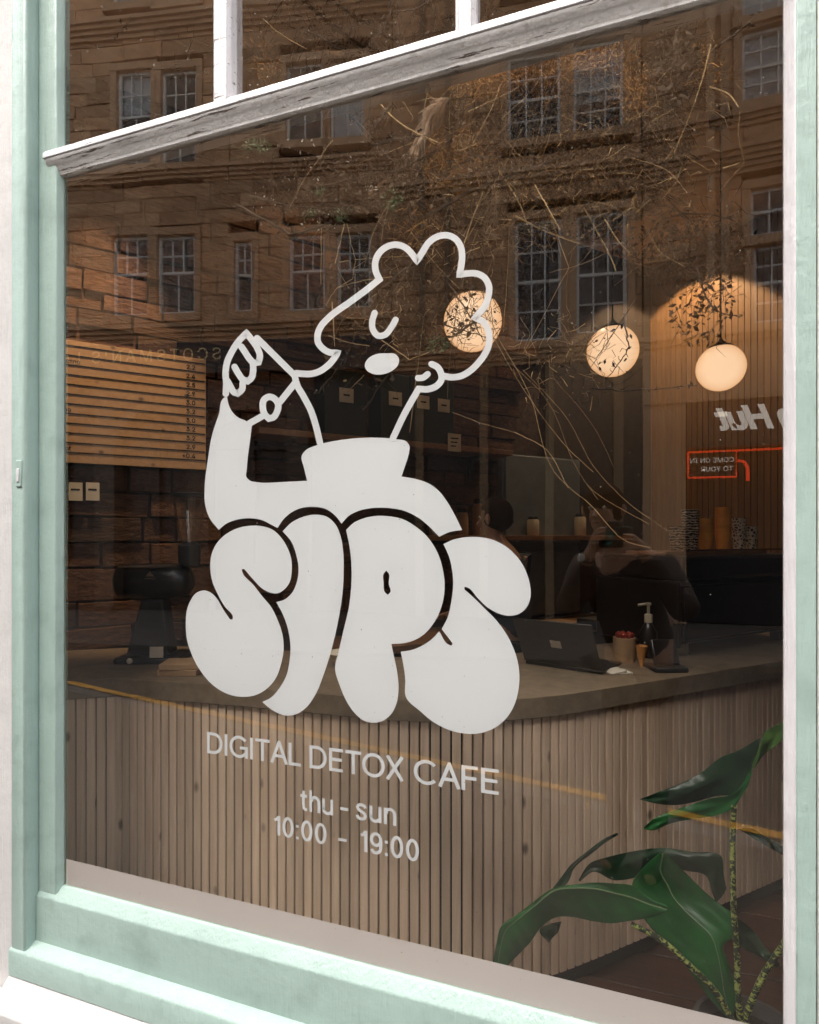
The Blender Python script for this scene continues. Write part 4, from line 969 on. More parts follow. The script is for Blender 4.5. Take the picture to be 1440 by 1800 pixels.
# cups stacked on the machine and tray
ztop = CTOP + 0.4405
tb = thing('serving_board', 'pale wooden board under the cups on the espresso machine', 'board', (EM_o.x, EM_o.y, ztop))
p0, p1 = on_z(1112, 962, ztop + 0.02), on_z(1300, 962, ztop + 0.02)
def on_tray(px, d=0.0):
    dd = ray(px, 950); tt = ((Vector((EM_o.x, EM_o.y, 0)) + NB * (-0.10 - d) - CAM).dot(NB)) / dd.dot(NB); p = CAM + dd * tt
    return Vector((p.x, p.y, ztop + 0.0215))
a_ = (on_tray(1150) - Vector((EM_o.x, EM_o.y, 0))).dot(A2); c_ = (on_tray(1310) - Vector((EM_o.x, EM_o.y, 0))).dot(A2)
b = MB(); b.box((a_ - 0.04, -0.22, 0.4412), (c_ + 0.03, -0.01, 0.4600), TE); b.build('board_slab', PINE, tb, bevel=0.003)
specs = [(1190, 0.036, 0.075, 3, CUPZ, 'short zigzag patterned cup stack nearest the slats on the tray'), (1214, 0.038, 0.085, 7, CUPZ, 'tall zigzag patterned paper cup stack on the espresso machine'), (1241, 0.036, 0.08, 5, CUPO, 'shorter orange paper cup stack on the espresso machine'), (1271, 0.037, 0.085, 8, CUPO, 'tallest orange paper cup stack on the espresso machine'), (1299, 0.035, 0.085, 5, CUPD, 'diamond patterned paper cup stack on the espresso machine'), (1320, 0.033, 0.08, 3, CUPD, 'small diamond patterned cup stack at the right end of the tray')]
for px, r, h, nn, mt, lb in specs:
    cup_stack(px, on_tray(px, 0.0), nn, r, h, mt, lb, 'paper cups on the espresso machine', z_off=0.017)
# cups on the back counter
for px, nn, lb in ((1063, 13, 'shorter brown takeaway cup stack on the back counter'), (1079, 17, 'taller brown takeaway cup stack on the back counter')):
    s, _ = on_wall(px, 1090, 0.32); cup_stack(px, wp(s, 0.32, 0.9455), nn, 0.04, 0.10, KRAFT, lb, 'takeaway cups on the back counter', z_off=0.017)
s, _ = on_wall(1092, 1080, 0.38); c = wp(s, 0.38, 0.9455); t = thing('canister', 'cream round canister beside the brown takeaway cups', 'canister', c)
b = MB(); b.lathe([(0.055, 0), (0.057, 0.006), (0.057, 0.12), (0.052, 0.125)], c, 20); b.build('canister_body', CREAMP, t, smooth=True)
b = MB(); b.lathe([(0.059, 0.1255), (0.059, 0.14), (0.05, 0.145)], c, 20); b.build('lid', PAPER, t, smooth=True)
# laptop seen from behind
c = ctr(985, 1178); t = thing('laptop', 'open grey laptop seen from behind on the counter', 'laptop', c)
ld = Vector((CA, SA, 0)); ln = Vector((SA, -CA, 0))
ML = Matrix(((ld.x, ln.x, 0, c.x), (ld.y, ln.y, 0, c.y), (0, 0, 1, c.z), (0, 0, 0, 1))) @ Matrix.Rotation(R(38), 4, 'Z')
b = MB(); b.box((-0.16, -0.24, 0.001), (0.16, -0.02, 0.014), ML); b.build('base', LAPTOP, t, bevel=0.003)
b = MB(); b.box((-0.16, -0.006, 0.0), (0.16, 0.0, 0.215), ML @ Matrix.Translation((0, -0.012, 0.015)) @ Matrix.Rotation(R(-30), 4, 'X')); lid = b.build('screen_lid', LAPTOP, t, bevel=0.003)
b = MB(); b.box((-0.022, 0.0005, 0.09), (0.022, 0.0012, 0.125), ML @ Matrix.Translation((0, -0.012, 0.015)) @ Matrix.Rotation(R(-30), 4, 'X')); b.build('emblem', STEEL, lid)
# soap / syrup pump bottle
c = ctr(1140, 1155); t = thing('pump_bottle', 'dark syrup bottle with a white pump top on the counter', 'bottle', c)
b = MB(); b.lathe([(0.034, 0), (0.036, 0.01), (0.036, 0.11), (0.02, 0.14), (0.014, 0.15)], c, 16); b.build('bottle_body', BLACK, t, smooth=True)
b = MB(); b.lathe([(0.017, 0.151), (0.017, 0.185), (0.006, 0.19), (0.006, 0.225), (0.012, 0.226), (0.012, 0.236)], c, 12); b.tube([c + Vector((0, 0, 0.232)), c + ld * -0.045 + Vector((0, 0, 0.226))], 0.006, 8); b.build('pump_head', CREAMP, t, smooth=True)
c = ctr(1098, 1162); t = thing('snack_pot', 'brown pot filled with red wrapped sweets on the counter', 'pot', c)
b = MB(); b.lathe([(0.042, 0), (0.046, 0.02), (0.046, 0.10), (0.043, 0.10)], c, 18); b.build('pot_body', KRAFT, t, smooth=True)
REDW = mat_plain('red_wrapper', (0.22, 0.025, 0.015), 0.4)
for k in range(7):
    a = k * 0.9; b = MB(); b.lathe([(0.004, 0), (0.013, 0.008), (0.013, 0.02), (0.004, 0.028)], c + Vector((0.026 * math.cos(a), 0.026 * math.sin(a), 0.095)), 8); b.build('sweet', REDW, t, smooth=True)
c = ctr(1128, 1172); t = thing('wafer_cone', 'orange wafer cone standing in a small holder beside the pump bottle', 'cone', c)
b = MB(); b.lathe([(0.006, 0.0), (0.010, 0.02), (0.024, 0.085), (0.021, 0.085), (0.008, 0.02)], c, 14); b.build('cone_body', mat_plain('wafer', (0.50, 0.22, 0.06), 0.7), t, smooth=True)
c = ctr(1172, 1178); t = thing('card_reader', 'black card reader standing on the counter', 'card reader', c)
MC = Matrix(((ld.x, ln.x, 0, c.x), (ld.y, ln.y, 0, c.y), (0, 0, 1, c.z), (0, 0, 0, 1)))
b = MB(); b.box((-0.065, -0.05, 0.0), (0.065, 0.05, 0.02), MC); b.build('base', BLACKM, t, bevel=0.006)
b = MB(); b.box((-0.05, -0.012, 0.0), (0.05, 0.012, 0.10), MC @ Matrix.Translation((0, 0.0, 0.021)) @ Matrix.Rotation(R(25), 4, 'X')); b.build('reader_body', BLACK, t, bevel=0.006)
c = ctr(1085, 1182); t = thing('folded_napkin', 'folded white paper napkin on the counter by the laptop', 'napkin', c)
b = MB(); b.box((-0.045, -0.035, 0.0), (0.045, 0.035, 0.006), Matrix.Translation(c) @ Matrix.Rotation(0.5, 4, 'Z')); b.build('napkin_layer', PETAL, t, bevel=0.002)
b = MB(); b.box((-0.045, -0.035, 0.0), (0.02, 0.03, 0.006), Matrix.Translation(c + Vector((0, 0, 0.0065))) @ Matrix.Rotation(0.62, 4, 'Z') @ Matrix.Rotation(-0.12, 4, 'Y')); b.build('napkin_layer', PETAL, t, bevel=0.002)
c = ctr(1195, 1150); t = thing('milk_jug', 'tall steel milk jug standing beside the espresso machine', 'jug', c)
b = MB(); b.lathe([(0.035, 0), (0.038, 0.01), (0.034, 0.08), (0.026, 0.16), (0.030, 0.20), (0.027, 0.20)], c, 18); b.build('jug_body', STEEL, t, smooth=True)
b = MB(); b.tube([c + ld * 0.034 + Vector((0, 0, 0.05)), c + ld * 0.065 + Vector((0, 0, 0.08)), c + ld * 0.065 + Vector((0, 0, 0.14)), c + ld * 0.028 + Vector((0, 0, 0.165))], 0.005, 6); b.build('handle', STEEL, t, smooth=True)
# flat papers on back counter
s, _ = on_wall(965, 1100, 0.42); t = thing('paper_bag_pile', 'flat brown paper bags lying on the back counter', 'paper bags', wp(s, 0.36, 0.9455))
for k in range(4): 
    b = MB(); b.box((-0.17, -0.1, 0), (0.17, 0.1, 0.005), Matrix.Translation(wp(s + 0.02 * k, 0.38, 0.946 + 0.0055 * k)) @ MW @ Matrix.Rotation(0.1 * k - 0.2, 4, 'Z')); b.build('bag', KRAFT, t)
# grinder at left
c = ctr(268, 1160); gr = thing('coffee_grinder', 'black coffee grinder on a splayed stand by the brick wall', 'coffee grinder', c)
gd = Vector((0.93, 0.36, 0)).normalized(); gn = Vector((gd.y, -gd.x, 0))
MG = Matrix(((gd.x, gn.x, 0, c.x), (gd.y, gn.y, 0, c.y), (0, 0, 1, c.z), (0, 0, 0, 1)))
b = MB(); b.box((-0.12, -0.10, 0.0), (0.15, 0.10, 0.028), MG); b.build('base_plate', BLACK, gr, bevel=0.01)
b = MB()
V = [MG @ Vector(p) for p in ((-0.09,-.05,.0285),(0.09,-.05,.0285),(0.09,.05,.0285),(-0.09,.05,.0285),(-0.03,-.045,.26),(0.06,-.045,.26),(0.06,.045,.26),(-0.03,.045,.26))]
b.add(V, [(0,3,2,1),(4,5,6,7),(0,1,5,4),(1,2,6,5),(2,3,7,6),(3,0,4,7)]); b.build('stand', BLACKM, gr, bevel=0.008)
b = MB(); b.lathe([(0.05, -0.145), (0.072, -0.13), (0.075, 0.02), (0.075, 0.10), (0.06, 0.15), (0.03, 0.17)], MG @ Vector((0.0, 0, 0.335)), 24, axis=gd); b.build('motor_body', BLACK, gr, smooth=True)
b = MB(); b.lathe([(0.04, 0), (0.045, 0.02), (0.045, 0.085), (0.03, 0.10)], MG @ Vector((0.155, 0, 0.40)), 18); b.build('hopper_collar', BLACKM, gr, smooth=True)
b = MB(); b.lathe([(0.03, 0.0), (0.05, 0.06), (0.068, 0.19), (0.066, 0.19), (0.047, 0.06), (0.027, 0.003)], MG @ Vector((0.155, 0, 0.501)), 20); b.build('hopper', JAR, gr, smooth=True)
b = MB(); b.lathe([(0.07, 0.0), (0.072, 0.014), (0.03, 0.022)], MG @ Vector((0.155, 0, 0.692)), 20); b.build('hopper_lid', BLACKM, gr, smooth=True)
b = MB(); b.box((0.03, 0.101, 0.03), (0.085, 0.103, 0.075), MG); b.build('sticker', PAPER, gr)
b = MB(); eo = MG @ Vector((0.02, 0.0765, 0.36))
b.add([eo + gd * x + EZ * z for x, z in ((-0.018, 0), (0.018, 0), (0.0, 0.022))], [(0, 1, 2)]); b.box((-0.002, 0.0745, 0.348), (0.042, 0.0762, 0.354), MG); b.build('emblem', STEEL, gr)
b = MB(); b.lathe([(0.012, 0), (0.012, 0.006), (0.006, 0.012)], MG @ Vector((-0.05, 0.1005, 0.018)), 10, axis=gn); b.build('switch', CREAMP, gr)
c = ctr(322, 1182); t = thing('kraft_bag_stack', 'low stack of brown kraft boxes beside the coffee grinder', 'boxes', c)
for k in range(2):
    b = MB(); b.box((-0.075, -0.06, 0), (0.075, 0.06, 0.022), Matrix.Translation(c + Vector((0.004 * k, 0, 0.0225 * k))) @ Matrix.Rotation(0.3 + 0.12 * k, 4, 'Z')); b.build('box', KRAFT, t, bevel=0.002)
for i, (px, py) in enumerate(((133, 864), (163, 864))):
    s, z = on_wall(px, py, 0.083); t = thing('wall_card', ('white notice card on the brick wall below the menu, left one', 'white notice card on the brick wall below the menu, right one')[i], 'card', wp(s, 0.05, z))
    wpart('card', PAPER, t, (s - 0.03, s + 0.03, 0.082, 0.085, z - 0.045, z + 0.045)); wpart('print_line', INK, t, (s - 0.02, s + 0.018, 0.0854, 0.0859, z + 0.005, z + 0.014))
# bowl and glasses partly hidden behind the vinyl letters
for px, py, lb in ((440, 1180, 'white bowl on the counter behind the first letter'), (606, 1172, 'cream bowl on the counter between the letters')):
    c = ctr(px, py); t = thing('bowl', lb, 'bowl', c)
    b = MB(); b.lathe([(0.03, 0), (0.035, 0.006), (0.075, 0.06), (0.071, 0.06), (0.03, 0.012)], c, 22); b.build('bowl_body', CREAMP, t, smooth=True)
    b = MB(); b.lathe([(0.028, 0.0125), (0.058, 0.045), (0.03, 0.06)], c, 14); b.build('contents', PETAL, t, smooth=True)

# ------------------------------------------------------------------ lamps
CORD = BLACKM
glabels = ('opal globe pendant lamp crossed by the logo hair line', 'middle opal globe pendant lamp crossed by a dark twig', 'opal globe pendant lamp in front of the slat wall')
for i, (x, y) in enumerate(((-0.547, 1.13), (0.027, 1.74), (0.590, 2.23))):
    c = Vector((x, y, 2.48)); t = thing('pendant_lamp', glabels[i], 'lamp', c, 'globe pendant lamps')
    b = MB(); r = 0.125; pr = [(0.001, -r)] + [(r * math.sin(q * math.pi / 20), -r * math.cos(q * math.pi / 20)) for q in range(1, 18)]
    b.lathe(pr, c, 32); b.build('globe', GLOBE, t, smooth=True)
    b = MB(); b.lathe([(0.066, 0.104), (0.062, 0.116), (0.03, 0.13), (0.012, 0.15), (0.006, 0.16)], c, 24); b.build('cap', BLACKM, t, smooth=True)
    b = MB(); b.tube([c + EZ * 0.15, Vector((x, y, CEIL - 0.04))], 0.004, 6); b.build('cord', CORD, t)
    b = MB(); b.lathe([(0.055, -0.065), (0.058, -0.06), (0.058, -0.003), (0.05, -0.001)], Vector((x, y, CEIL)), 20); b.build('ceiling_rose', BLACKM, t, smooth=True)
dl = ('ceiling downlight above the left pane', 'ceiling downlight beside the hanging branches', 'ceiling downlight behind the straw bundle', 'ceiling downlight washing the slat wall')
for i, (px, py) in enumerate(((108, 8), (593, 187), (945, 312), (1180, 400))):
    c = on_z(px, py, CEIL); t = thing('downlight', dl[i], 'light', c, 'ceiling downlights')
    b = MB(); b.lathe([(0.052, -0.012), (0.055, -0.008), (0.055, -0.001), (0.036, -0.001), (0.034, -0.006), (0.04, -0.012)], c, 24); b.build('trim_ring', PLASTER, t, smooth=True)
    b = MB(); b.lathe([(0.001, -0.009), (0.034, -0.008), (0.034, -0.0065), (0.001, -0.0065)], c, 20); b.build('lens', DOWNL, t)
    ld_ = bpy.data.lights.new('downlight_beam', 'SPOT'); lo = bpy.data.objects.new('downlight_beam', ld_); COL.objects.link(lo); lo.parent = t; lo.location = (0, 0, -0.03)
    ld_.color = (1.0, 0.70, 0.40); ld_.shadow_soft_size = 0.03; ld_.spot_size = R(78); ld_.spot_blend = 0.25
    ld_.energy = (42, 3, 4.5, 12)[i]
    lo.rotation_euler = Vector((0, 0, 1)).rotation_difference(Vector((0, 0, 1))).to_euler()
    if i == 3:
        ld_.spot_size = R(100); ld_.spot_blend = 0.12; tgt = CB + SD * 0.30 + Vector((0, 0, 1.3)); d = c + Vector((0, 0, -0.03)) - tgt; lo.rotation_euler = d.to_track_quat('Z', 'Y').to_euler()
    if i in (0, 1):
        s = (0.95, 1.6)[i]; tgt = wp(s, 0, (1.85, 2.3)[i]); ld_.spot_size = R((36, 78)[i]); ld_.spot_blend = (0.8, 0.4)[i]; d = c - tgt; lo.rotation_euler = d.to_track_quat('Z', 'Y').to_euler()
# ------------------------------------------------------------------ house plant at lower right
def zp(x, y): return 860 + x / 2.717, 1260 + y / 2.717
plant = thing('house_plant', 'tall house plant with big green leaves and zebra striped stems by the window', 'plant', (0.33, 0.40, 0.0))
c = Vector((0.36, 0.42, 0.0065))
b = MB(); b.lathe([(0.10, 0), (0.11, 0.01), (0.135, 0.22), (0.14, 0.24), (0.128, 0.24), (0.12, 0.20)], c, 24); b.build('pot', mat_plain('plant_pot', (0.10, 0.09, 0.085), 0.7), plant, smooth=True)
b = MB(); b.lathe([(0.001, 0.205), (0.119, 0.203), (0.119, 0.198), (0.001, 0.198)], c, 20); b.build('soil', mat_plain('soil', (0.03, 0.02, 0.014), 0.95, bmp=0.5, scale=60), plant)
def leaf(name, secs, y0, y1, mat, fold=0.04, sub=2, vein=True):
    """secs: (edge, midrib, edge) zoom points along the blade; y0->y1 depth behind the glass along it, blade folded along the rib"""
    n = len(secs); rows = []
    def col(k): return smooth_path([Vector((*zp(*s[k]), 0)) for s in secs], 4, False, 180)
    L, Mi, Rr = col(0), col(1), col(2); m = len(L)
    V = []; nc = 7
    for i in range(m):
        t = i / (m - 1); yb = y0 + (y1 - y0) * t + 0.018 * math.sin(t * 6.0)
        wl = (L[i] - Mi[i]).length / 110.0; wr = (Rr[i] - Mi[i]).length / 110.0
        for k in range(nc):
            q = k / (nc - 1) * 2 - 1
            if q < 0: p = Mi[i].lerp(L[i], -q); y = yb + fold * wl * (q * q * 0.4 - q * 0.6) + 0.006 * math.sin(9 * t + 3 * q)
            else: p = Mi[i].lerp(Rr[i], q); y = yb + fold * 1.25 * wr * (q * q * 0.4 + q * 0.6) + 0.006 * math.sin(8 * t - 3 * q)
            V.append(on_y(p.x, p.y, y))
    F = [(i*nc+k, i*nc+k+1, (i+1)*nc+k+1, (i+1)*nc+k) for i in range(m-1) for k in range(nc-1)]
    b = MB(); b.add(V, F); o = b.build(name, mat, plant, smooth=True)
    so = o.modifiers.new('thickness', 'SOLIDIFY'); so.thickness = 0.0012
    sb = o.modifiers.new('smooth', 'SUBSURF'); sb.levels = 1; sb.render_levels = 1
    if vein:
        pts = [Vector(V[i*nc + nc//2]) + Vector((0, -0.0015, 0)) for i in range(m)]
        b = MB(); b.tube(pts, [0.0026 * (1 - 0.75 * i / (m - 1)) for i in range(m)], 5); b.build('midrib', LEAFV, o)
    return o
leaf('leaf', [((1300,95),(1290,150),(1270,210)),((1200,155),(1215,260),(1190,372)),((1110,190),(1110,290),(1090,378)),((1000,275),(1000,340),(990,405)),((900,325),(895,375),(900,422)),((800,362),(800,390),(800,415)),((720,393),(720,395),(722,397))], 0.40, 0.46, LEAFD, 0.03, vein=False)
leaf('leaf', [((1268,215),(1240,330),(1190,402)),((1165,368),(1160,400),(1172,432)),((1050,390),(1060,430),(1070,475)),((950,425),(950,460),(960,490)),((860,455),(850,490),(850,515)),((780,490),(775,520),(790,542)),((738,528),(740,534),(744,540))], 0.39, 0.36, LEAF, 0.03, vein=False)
leaf('leaf', [((1420,15),(1420,60),(1420,95)),((1360,45),(1365,90),(1370,140)),((1310,80),(1315,130),(1320,175)),((1295,130),(1285,190),(1272,235)),((1262,215),(1258,235),(1252,262))], 0.385, 0.395, mat_leaf('leaf_lit_underside', (0.05, 0.13, 0.02), (0.11, 0.23, 0.05)), 0.02, vein=False)  # leaf half seen edge-on; light on its underside put into the brighter green
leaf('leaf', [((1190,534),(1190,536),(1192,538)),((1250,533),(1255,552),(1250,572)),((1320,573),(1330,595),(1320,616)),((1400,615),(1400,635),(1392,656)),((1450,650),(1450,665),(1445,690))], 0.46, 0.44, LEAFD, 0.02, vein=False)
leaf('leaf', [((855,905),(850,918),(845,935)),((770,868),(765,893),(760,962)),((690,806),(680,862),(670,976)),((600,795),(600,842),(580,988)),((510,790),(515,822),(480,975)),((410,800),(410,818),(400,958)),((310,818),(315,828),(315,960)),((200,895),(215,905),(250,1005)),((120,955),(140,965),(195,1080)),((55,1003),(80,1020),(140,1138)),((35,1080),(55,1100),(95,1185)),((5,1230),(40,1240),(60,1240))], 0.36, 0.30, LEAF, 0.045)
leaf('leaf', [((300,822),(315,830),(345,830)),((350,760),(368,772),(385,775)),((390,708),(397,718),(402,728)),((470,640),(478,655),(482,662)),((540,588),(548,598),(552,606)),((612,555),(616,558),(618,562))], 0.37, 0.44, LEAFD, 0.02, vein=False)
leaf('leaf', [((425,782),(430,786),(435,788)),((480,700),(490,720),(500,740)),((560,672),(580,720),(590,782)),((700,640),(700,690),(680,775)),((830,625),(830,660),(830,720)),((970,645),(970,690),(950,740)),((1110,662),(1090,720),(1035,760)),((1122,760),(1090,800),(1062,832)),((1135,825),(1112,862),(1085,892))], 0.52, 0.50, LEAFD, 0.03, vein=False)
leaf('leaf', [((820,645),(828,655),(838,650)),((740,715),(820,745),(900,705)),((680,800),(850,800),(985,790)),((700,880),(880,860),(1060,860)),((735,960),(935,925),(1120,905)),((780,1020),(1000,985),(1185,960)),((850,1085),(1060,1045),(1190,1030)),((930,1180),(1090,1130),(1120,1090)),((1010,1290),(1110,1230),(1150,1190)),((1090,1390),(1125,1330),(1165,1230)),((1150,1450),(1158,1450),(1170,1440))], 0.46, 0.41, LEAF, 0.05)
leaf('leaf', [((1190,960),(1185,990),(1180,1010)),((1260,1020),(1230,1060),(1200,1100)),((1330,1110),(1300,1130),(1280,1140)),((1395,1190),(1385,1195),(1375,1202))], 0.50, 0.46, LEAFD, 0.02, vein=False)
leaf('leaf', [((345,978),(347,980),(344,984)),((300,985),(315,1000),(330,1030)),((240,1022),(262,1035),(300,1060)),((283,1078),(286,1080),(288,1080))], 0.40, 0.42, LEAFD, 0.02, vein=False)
for pts, y in (([(1170,425),(1162,600),(1165,800),(1170,950),(1185,1150),(1190,1350),(1205,1480),(1225,1640)], 0.39), ([(680,990),(820,1065),(960,1190),(1080,1310),(1150,1430),(1200,1520),(1225,1640)], 0.385), ([(1420,1060),(1400,1095),(1330,1200),(1270,1320),(1225,1450),(1225,1640)], 0.40)):
    P = [on_y(*zp(p.x, p.y), y + 0.02 * i / 30) for i, p in enumerate(smooth_path([Vector((a, b_, 0)) for a, b_ in pts], 6))]
    b = MB(); b.tube(P, [0.0068 + 0.0022 * i / len(P) for i in range(len(P))], 10); b.build('stem', ZEBRA, plant, smooth=True)

# ------------------------------------------------------------------ hanging dried plants (from the ceiling, just inside the window)
dry = thing('dried_plant_display', 'hanging tangle of dried grasses and twigs above the counter', 'dried plants', on_y(1000, 120, 0.6))
dry['label'] = 'hanging tangle of dried grasses, straw and dark twigs below the ceiling'
rnd = random.Random(21)
def stalk(pts, y, r, mat, name, wob=0.0, taper=0.5, dy=0.0):
    sp = smooth_path([Vector((a, b_, 0)) for a, b_ in pts], 5, False, 35)
    m = len(sp); P = [on_y(p.x + rnd.uniform(-wob, wob), p.y + rnd.uniform(-wob, wob), y + dy * i / max(1, m - 1)) for i, p in enumerate(sp)]
    b = MB(); b.tube(P, [r * (1 - taper * i / max(1, m - 1)) for i in range(m)], 5); o = b.build(name, mat, dry, smooth=True)
    return o, P
straws = [
 [(1250,78),(1236,137),(1185,271)], [(1248,152),(1281,166),(1299,188)], [(1301,195),(1299,246),(1310,285),(1263,339)], [(963,197),(940,320)], [(954,202),(936,260),(923,303)],
 [(1024,361),(1077,460),(1083,475)], [(974,314),(1010,356),(1028,356)], [(940,325),(985,404)], [(1111,177),(1127,208)], [(1147,213),(1185,191)], [(1201,271),(1247,300)], [(1209,255),(1261,262)], [(1272,296),(1299,287)],
 [(724,149),(774,180)], [(656,170),(701,215),(774,253)], [(462,33),(500,64),(541,87)], [(472,97),(482,120),(521,135)], [(828,292),(899,208),(925,180)], [(819,330),(857,292)], [(606,393),(597,430),(590,460)], [(610,393),(618,430),(626,460)],
 [(588,462),(620,457),(720,450)], [(592,506),(640,493),(690,486)], [(625,458),(620,490),(590,510),(573,537)], [(565,402),(564,500)], [(895,400),(891,500),(885,583)], [(577,590),(620,604),(650,608)], [(671,598),(720,632),(764,615)], [(584,530),(588,608)],
 [(850,560),(900,650),(945,720),(1000,790),(1044,830)], [(880,600),(930,690),(975,830),(1042,891),(1101,952),(1145,963)], [(900,640),(960,700),(1013,820),(1032,851),(1089,893),(1141,921)], [(920,650),(1000,740),(1044,820),(1089,870),(1179,938)], [(970,660),(1050,760),(1079,820)],
 [(796,725),(850,745),(905,760)], [(820,470),(800,560),(790,640),(786,700)], [(968,380),(1000,470),(920,623)], [(720,760),(735,640),(745,560)], [(1032,851),(1052,878)], [(905,760),(960,790),(1000,860)],
 [(880,330),(850,380),(820,460)], [(900,250),(870,310),(868,330)], [(930,130),(900,230),(880,330)], [(990,250),(1010,330),(975,350)], [(1150,215),(1180,260),(1220,320)], [(1040,240),(1090,330),(1130,370),(1205,372)], [(700,330),(660,400),(640,470)], [(770,330),(740,420),(720,520)], [(830,230),(800,330),(770,420)], [(640,660),(610,690)], [(1000,90),(960,190),(930,300)], [(870,440),(850,520),(880,600)],
]
for k, s in enumerate(straws):
    stalk(s, rnd.uniform(0.30, 0.62), rnd.uniform(0.0012, 0.0024) if k < 29 else rnd.uniform(0.0010, 0.0017), STRAW if k < 29 else DRYSTEM, 'straw_stalk', 0.6, 0.35, rnd.uniform(-0.06, 0.06))
twigs = [
 ([(525,-10),(560,25),(600,55),(640,85),(672,98),(720,150)], 0.010), ([(570,-10),(610,20),(650,45),(705,78),(760,130)], 0.007), ([(497,3),(463,48)], 0.003), ([(540,55),(580,75),(612,97)], 0.004), ([(690,0),(680,40),(655,70)], 0.004), ([(760,-5),(735,15),(690,20)], 0.003),
 ([(415,360),(470,390),(510,412),(560,400),(620,372),(700,340),(760,312),(830,280)], 0.006), ([(440,345),(500,360),(600,365),(660,350)], 0.004), ([(700,160),(670,210),(650,235)], 0.004), ([(600,190),(630,215),(660,250),(720,240)], 0.004), ([(655,255),(700,245),(735,240)], 0.005),
 ([(1097,560),(1102,590),(1107,608),(1088,640),(1068,662)], 0.0028), ([(1225,470),(1250,535),(1262,547),(1300,557)], 0.003), ([(1040,682),(1100,687),(1150,684),(1226,678)], 0.003), ([(790,500),(830,560),(850,600)], 0.003), ([(800,590),(840,560),(880,500)], 0.004), ([(780,570),(830,585),(880,600)], 0.0025), ([(715,470),(680,500),(650,540),(600,640),(560,690)], 0.004), ([(740,440),(690,520),(660,600)], 0.004), ([(1170,420),(1200,470),(1240,500)], 0.003),
 ([(1180,380),(1240,375),(1300,395),(1320,420)], 0.003), ([(1120,70),(1122,140),(1190,160)], 0.003), ([(1090,120),(1150,90),(1180,60)], 0.003), ([(980,560),(1010,640),(960,690)], 0.002), ([(200,70),(230,30)], 0.003), ([(245,122),(310,123),(365,130)], 0.003), ([(840,40),(900,110),(960,150),(1040,170)], 0.006), ([(980,60),(1060,150),(1140,230),(1230,280)], 0.005), ([(750,380),(840,330),(920,300),(1010,270)], 0.006), ([(1320,40),(1250,90),(1180,120)], 0.004), ([(560,330),(640,310),(720,290),(800,240)], 0.004), ([(930,640),(1000,610),(1060,575)], 0.002), ([(640,720),(700,640),(760,600),(830,585)], 0.003)]
nub = MB(); leafs = MB()
def speck(b, p, s, g=None):
    g = g or rnd
    a = Vector((g.uniform(-1,1), g.uniform(-1,1), g.uniform(-1,1))).normalized(); c_ = a.cross(Vector((g.uniform(-1,1), g.uniform(-1,1), g.uniform(-1,1)))).normalized()
    b.add([p - a * s, p + c_ * s * 0.45, p + a * s, p - c_ * s * 0.45], [(0, 1, 2, 3)])
for s, r in twigs:
    o, P = stalk(s, rnd.uniform(0.28, 0.60), r, DRYTW, 'twig', 1.5, 0.6, rnd.uniform(-0.08, 0.08))
    bb = MB()
    for p in P[::(2 if r < 0.0031 else 1)]:
        for q in range(1 if r < 0.0031 else 2):
            d = Vector((rnd.uniform(-1,1), rnd.uniform(-.5,.5), rnd.uniform(-1,1))).normalized(); l = rnd.uniform(0.008, 0.03)
            bb.tube([p, p + d * l], [r * 0.45, r * 0.2], 4)
            for w in range(2): speck(bb, p + d * l + Vector((rnd.uniform(-.01,.01),)*3), rnd.uniform(0.004, 0.011))
    bb.build('twig_buds', DRYTW, o)
# dense masses of fine dried foliage: uncountable, one part for each tone
def mass(name, mat, blobs, size, fil, label=None):
    b = MB()
    for (px, py, rx, ry, n, yd) in blobs:
        for i in range(n):
            th = rnd.uniform(0, 6.283); q = rnd.random() ** 0.7
            x = px + rx * q * math.cos(th); y = py + ry * q * math.sin(th); dep = yd + rnd.gauss(0, 0.10)
            p = on_y(x, y, max(0.15, dep))
            if rnd.random() < fil:
                d = Vector((rnd.uniform(-1,1), rnd.uniform(-1,1), rnd.uniform(-1,1))).normalized(); l = rnd.uniform(0.02, 0.09)
                e = Vector((rnd.uniform(-1,1), rnd.uniform(-1,1), rnd.uniform(-1,1))) * 0.012
                b.tube([p, p + d * l * 0.5 + e, p + d * l], [0.0010, 0.0009, 0.0004], 3, cap=False)
            else: speck(b, p, rnd.uniform(*size))
    o = b.build(name, mat, dry); tag(o, kind='stuff'); return o
mass('dark_foliage', FERN, [(1000,310,170,110,3900,0.6),(900,180,110,90,1350,0.6),(1190,110,38,75,2250,0.5),(1130,250,90,90,1350,0.6),(830,360,110,90,1650,0.6),(700,330,120,70,750,0.55),(620,330,160,60,675,0.5),(1200,440,120,60,750,0.7),(760,540,90,80,390,0.5),(1230,520,60,90,300,0.7),(650,560,110,120,390,0.5)], (0.004, 0.016), 0.22)
mass('rust_foliage', SEED, [(860,130,60,40,1350,0.45),(960,120,50,60,1350,0.5),(1050,105,55,20,1350,0.45),(900,130,70,14,900,0.45),(985,90,25,45,900,0.5),(1110,150,30,60,750,0.5),(800,290,60,70,1050,0.5),(1000,300,150,90,1350,0.6),(730,400,50,40,240,0.5),(920,380,80,70,600,0.6),(1240,120,40,50,225,0.5),(470,110,25,30,120,0.5)], (0.002, 0.007), 0.45)
mass('fine_stalks', STRAW, [(900,300,130,140,260,0.5),(820,420,90,80,90,0.5),(1050,300,150,130,190,0.5),(1180,230,110,130,110,0.5),(980,640,90,90,70,0.5),(700,520,100,100,70,0.5),(1090,120,60,70,90,0.5)], (0.002, 0.005), 0.9)
